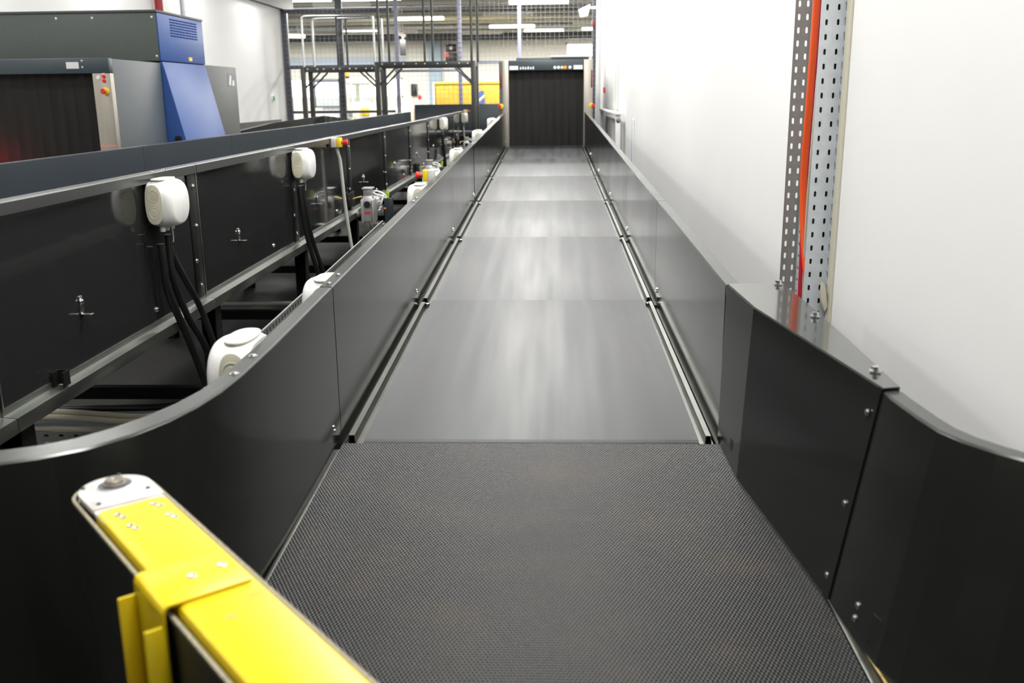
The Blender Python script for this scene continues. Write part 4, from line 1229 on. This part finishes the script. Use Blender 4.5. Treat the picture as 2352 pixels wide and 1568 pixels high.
mb = MB(); mb.hexa([(-3.1, 22.0, 3.2), (-2.95, 22.0, 3.2), (-2.95, 22.1, 3.2), (-3.1, 22.1, 3.2), (-3.9, 22.0, 3.65), (-3.75, 22.0, 3.65), (-3.75, 22.1, 3.65), (-3.9, 22.1, 3.65)])
tag(mb.build('roof_brace', M['lav'], None), 'slanting grey brace under the ceiling behind the tall portal', 'brace')

tfl = thing('floodlight', 'white box floodlight tilted out from the white wall top', 'floodlight', (.72, 16.3, 2.6))
mb = MB(); mb.hexa([(.50, 16.2, 2.50), (.62, 16.2, 2.52), (.62, 16.34, 2.52), (.50, 16.34, 2.50), (.47, 16.2, 2.62), (.66, 16.2, 2.70), (.66, 16.34, 2.70), (.47, 16.34, 2.62)], .006)
mb.build('body', M['frame'], tfl)
MB().box(.64, .80, 16.25, 16.29, 2.63, 2.67).build('arm', M['galv'], tfl)
tag(MB().box(.70, .75, 16.55, 16.64, 2.38, 2.47, .004).build('alarm_sounder', M['darkred'], None), 'small dark red sounder on the fence post under the floodlight', 'sounder')

tsg = thing('signal_box', 'black twin signal box with red lamp on the far wall by the blue pillar', 'signal', (-3.3, WY - .2, 2.6))
MB().box(-3.52, -3.14, WY - .2, WY - .001, 2.45, 2.72, .01).build('lower_case', M['black'], tsg)
MB().box(-3.50, -3.16, WY - .2, WY - .001, 2.76, 3.0, .01).build('upper_case', M['black'], tsg)
MB().lathe((-3.48, WY - .2, 2.66), (0, -1, 0), [(0, .055), (.03, .05), (.05, .01)], 16).build('red_lamp', M['redled'], tsg)
MB().lathe((-3.33, WY - .2, 2.88), (0, -1, 0), [(0, .06), (.02, .05)], 16).build('lens', M['white'], tsg)
tph = thing('control_station', 'dark control box with hanging lead on the far cream wall', 'control box', (-4.55, WY, 1.5))
MB().box(-4.75, -4.55, WY - .12, WY - .001, 1.32, 1.72, .01).build('case', M['black'], tph)
MB().tube([(-4.7, WY - .06, 1.32), (-4.72, WY - .08, 1.18), (-4.64, WY - .08, 1.12), (-4.6, WY - .06, 1.2)], .012, 8).build('lead', M['grey_cable'], tph)
tag(MB().box(-4.52, -4.42, WY - .08, WY - .001, 1.22, 1.34, .01).build('call_point', M['red'], None), 'small red call point beside the dark control box', 'call point')
tcm = thing('security_camera', 'white security camera hanging below the ceiling beyond the portal', 'camera', (-4.0, 26, 3.0))
MB().hexa([(-3.95, 25.9, 2.86), (-3.75, 25.9, 2.78), (-3.75, 26.0, 2.78), (-3.95, 26.0, 2.86), (-3.92, 25.9, 2.94), (-3.72, 25.9, 2.86), (-3.72, 26.0, 2.86), (-3.92, 26.0, 2.94)], .008).build('housing', M['white'], tcm)
MB().cyl((-3.88, 25.95, 2.92), (-3.88, 25.95, 3.66), .015, 8).build('stem', M['grey_pl'], tcm)
tsp = thing('wall_speaker', 'black loudspeaker on a post bracket beyond the portal', 'loudspeaker', (-3.95, 28, 2.8))
MB().box(-4.2, -4.05, 28.0, 28.15, 2.42, 2.86, .01).build('case', M['black'], tsp)
MB().cyl((-4.12, 28.07, 2.86), (-4.12, 28.07, 3.66), .02, 8).build('stem', M['galv'], tsp)

# vehicle with cab
tv = thing('tow_tractor', 'cream tow vehicle with open grey door and amber beacon in the hall', 'vehicle', (-5.0, 24.5, 0))
vy0, vy1 = 24.0, 25.6
vx0, vx1 = -4.72, -3.96
mb = MB()
mb.box(vx0, vx1, vy0, vy1, .35, 1.18, .02)
mb.box(vx0, vx1, vy0, vy1, 1.60, 1.74, .03)
for x in (vx0, vx0 + .16, vx1 - .12):
    mb.box(x, x + (.05 if x < vx0 + .2 and x > vx0 else .10), vy0, vy0 + .1, 1.17, 1.62, .01)
for x in (vx0, vx1 - .10):
    mb.box(x, x + .10, vy1 - .1, vy1, 1.17, 1.62, .01)
mb.build('body', M['cream'], tv)
mb = MB(); mb.box(vx0 + .09, vx1 - .11, vy0 + .04, vy0 + .05, 1.17, 1.61); mb.build('windscreen', M['glass'], tv)
MB().box(vx0 - .02, vx1 + .9, vy0 + .1, vy1 + .8, .45, 1.02, .03).build('bonnet', M['cream'], tv)
for x in (vx0 + .1, vx1 + .5):
    for y in (vy0 + .3, vy1 + .3):
        MB().cyl((x, y, .3), (x + .2, y, .3), .30, 24, bev=.03).build('wheel', M['rubber'], tv)
MB().box(-4.31, -4.10, vy0 - .03, vy0 - .001, .86, 1.04, .01).build('yellow_plate', M['yellow2'], tv)
MB().box(-4.62, -4.52, vy0 - .02, vy0 - .001, .84, .98).build('vent', M['vgrey'], tv)
bk = MB().cyl((-4.64, vy0 + .2, 1.74), (-4.64, vy0 + .2, 1.80), .05, 16).build('beacon_base', M['black'], tv)
MB().lathe((-4.64, vy0 + .2, 1.80), (0, 0, 1), [(0, .05), (.09, .048), (.12, .03), (.125, .005)], 16).build('beacon', M['amber'], bk)
mb = MB()                                   # open grey door
dx0, dx1 = -5.45, -4.76
mb.box(dx0, dx1, vy0 - .06, vy0 - .02, 1.66, 1.74, .008); mb.box(dx0, dx1, vy0 - .06, vy0 - .02, 1.06, 1.11, .008)
mb.box(dx1 - .07, dx1, vy0 - .06, vy0 - .02, .45, 1.74, .008); mb.box(dx0, dx0 + .06, vy0 - .06, vy0 - .02, 1.06, 1.74, .008)
dr = mb.build('door', M['vgrey'], tv)
MB().box(dx0 + .06, dx1 - .07, vy0 - .045, vy0 - .035, 1.11, 1.66).build('door_glass', M['glass'], dr)
MB().box(dx0 + .2, dx1 - .07, vy0 - .045, vy0 - .03, .5, 1.06).build('door_panel', M['label'], dr)

tv.location.x -= .31

tc = thing('baggage_cart', 'yellow covered baggage cart with blue printed mark beyond the fence', 'cart', (-2.0, 24.6, 0))
cx0, cx1, cy0, cy1 = -2.86, -1.05, 24.2, 25.6
mb = MB(); mb.box(cx0 + .04, cx1 - .04, cy0 + .02, cy1, .55, 1.58, .02); ct = mb.build('tarpaulin', M['cart'], tc)
mb = MB(); mb.box(cx0, cx1, cy0, cy1 + .02, 1.58, 1.63, .01); mb.build('roof', M['yellow2'], tc)
mb = MB()
for x in (cx0, cx1 - .04):
    mb.box(x, x + .04, cy0 - .01, cy0 + .03, .4, 1.62)
mb.build('post', M['frame'], tc)
mb = MB(); mb.box(cx0, cx1, cy0, cy1, .40, .55, .01); mb.build('chassis', M['vgrey'], tc)
for x in (cx0 + .2, cx1 - .4):
    for y in (cy0 + .1, cy1 - .3):
        MB().cyl((x, y, .2), (x + .15, y, .2), .2, 20).build('wheel', M['rubber'], tc)
mb = MB()
mb.prism([(-1.86, 1.28), (-1.68, 1.42), (-1.60, 1.42), (-1.60, 1.33), (-1.86, 1.13)], lambda a, b, t_: (a, t_, b), cy0 + .012, cy0 + .019)
mb.prism([(-1.78, 1.10), (-1.58, 1.26), (-1.58, 1.14), (-1.70, 1.04), (-1.78, 1.04)], lambda a, b, t_: (a, t_, b), cy0 + .012, cy0 + .019)
mb.build('printed_mark', M['cartblue'], ct)
mb = MB(); mb.prism([(-1.86, 1.12), (-1.60, 1.325), (-1.60, 1.285), (-1.78, 1.11)], lambda a, b, t_: (a, t_, b), cy0 + .012, cy0 + .018); mb.build('printed_stripe', M['label'], ct)

# ------------------------------------------------------------------ light
def area(name, loc, sx, sy, power, rot=(0, 0, 0), col=(1, .985, .95)):
    l = bpy.data.lights.new(name, 'AREA')
    l.shape = 'RECTANGLE'; l.size = sx; l.size_y = sy; l.energy = power; l.color = col
    o = bpy.data.objects.new(name, l); COL.objects.link(o); o.location = loc; o.rotation_euler = rot
    return o
for k in range(7):
    y = .9 + k * 2.5
    area('ceiling_lamp', (-.2, y, 3.2), 1.3, .30, 55)
    area('ceiling_lamp', (-.25, y, 3.22), 1.3, .30, 14, (PI, 0, 0))
    area('ceiling_lamp', (-4.0, y - 1.0, 3.2), .85, .22, 19)
    area('ceiling_lamp', (-4.0, y - 1.0, 3.22), .85, .22, 8, (PI, 0, 0))
for y in (19.5, 23.5, 27.5, 31.5):
    for x in (-11, -7.5, -4, -.8, 2.2):
        area('hall_lamp', (x, y, 3.05), 1.3, .15, 120)
area('scan_line_glow', (-3.72, 6.05, .93), .3, .01, .5, (PI / 2, 0, 0), (1, .02, .02))
# daylight from the window run of the back wall
area('window_daylight', (-7.1, WY - .1, 1.6), 4.0, .7, 120, (PI / 2, 0, PI), (.95, .98, 1))

w = bpy.data.worlds.new('world'); S.world = w
w.use_nodes = True
w.node_tree.nodes['Background'].inputs[0].default_value = (.9, .95, 1, 1)
w.node_tree.nodes['Background'].inputs[1].default_value = .2

vs = S.view_settings
vs.view_transform = 'Standard'; vs.look = 'None'; vs.gamma = 1; vs.use_curve_mapping = False
vs.exposure = 0.38
S.cycles.use_denoising = True
S.cycles.adaptive_threshold = 0.015
S.cycles.max_bounces = 6
S.cycles.diffuse_bounces = 4
S.cycles.glossy_bounces = 4
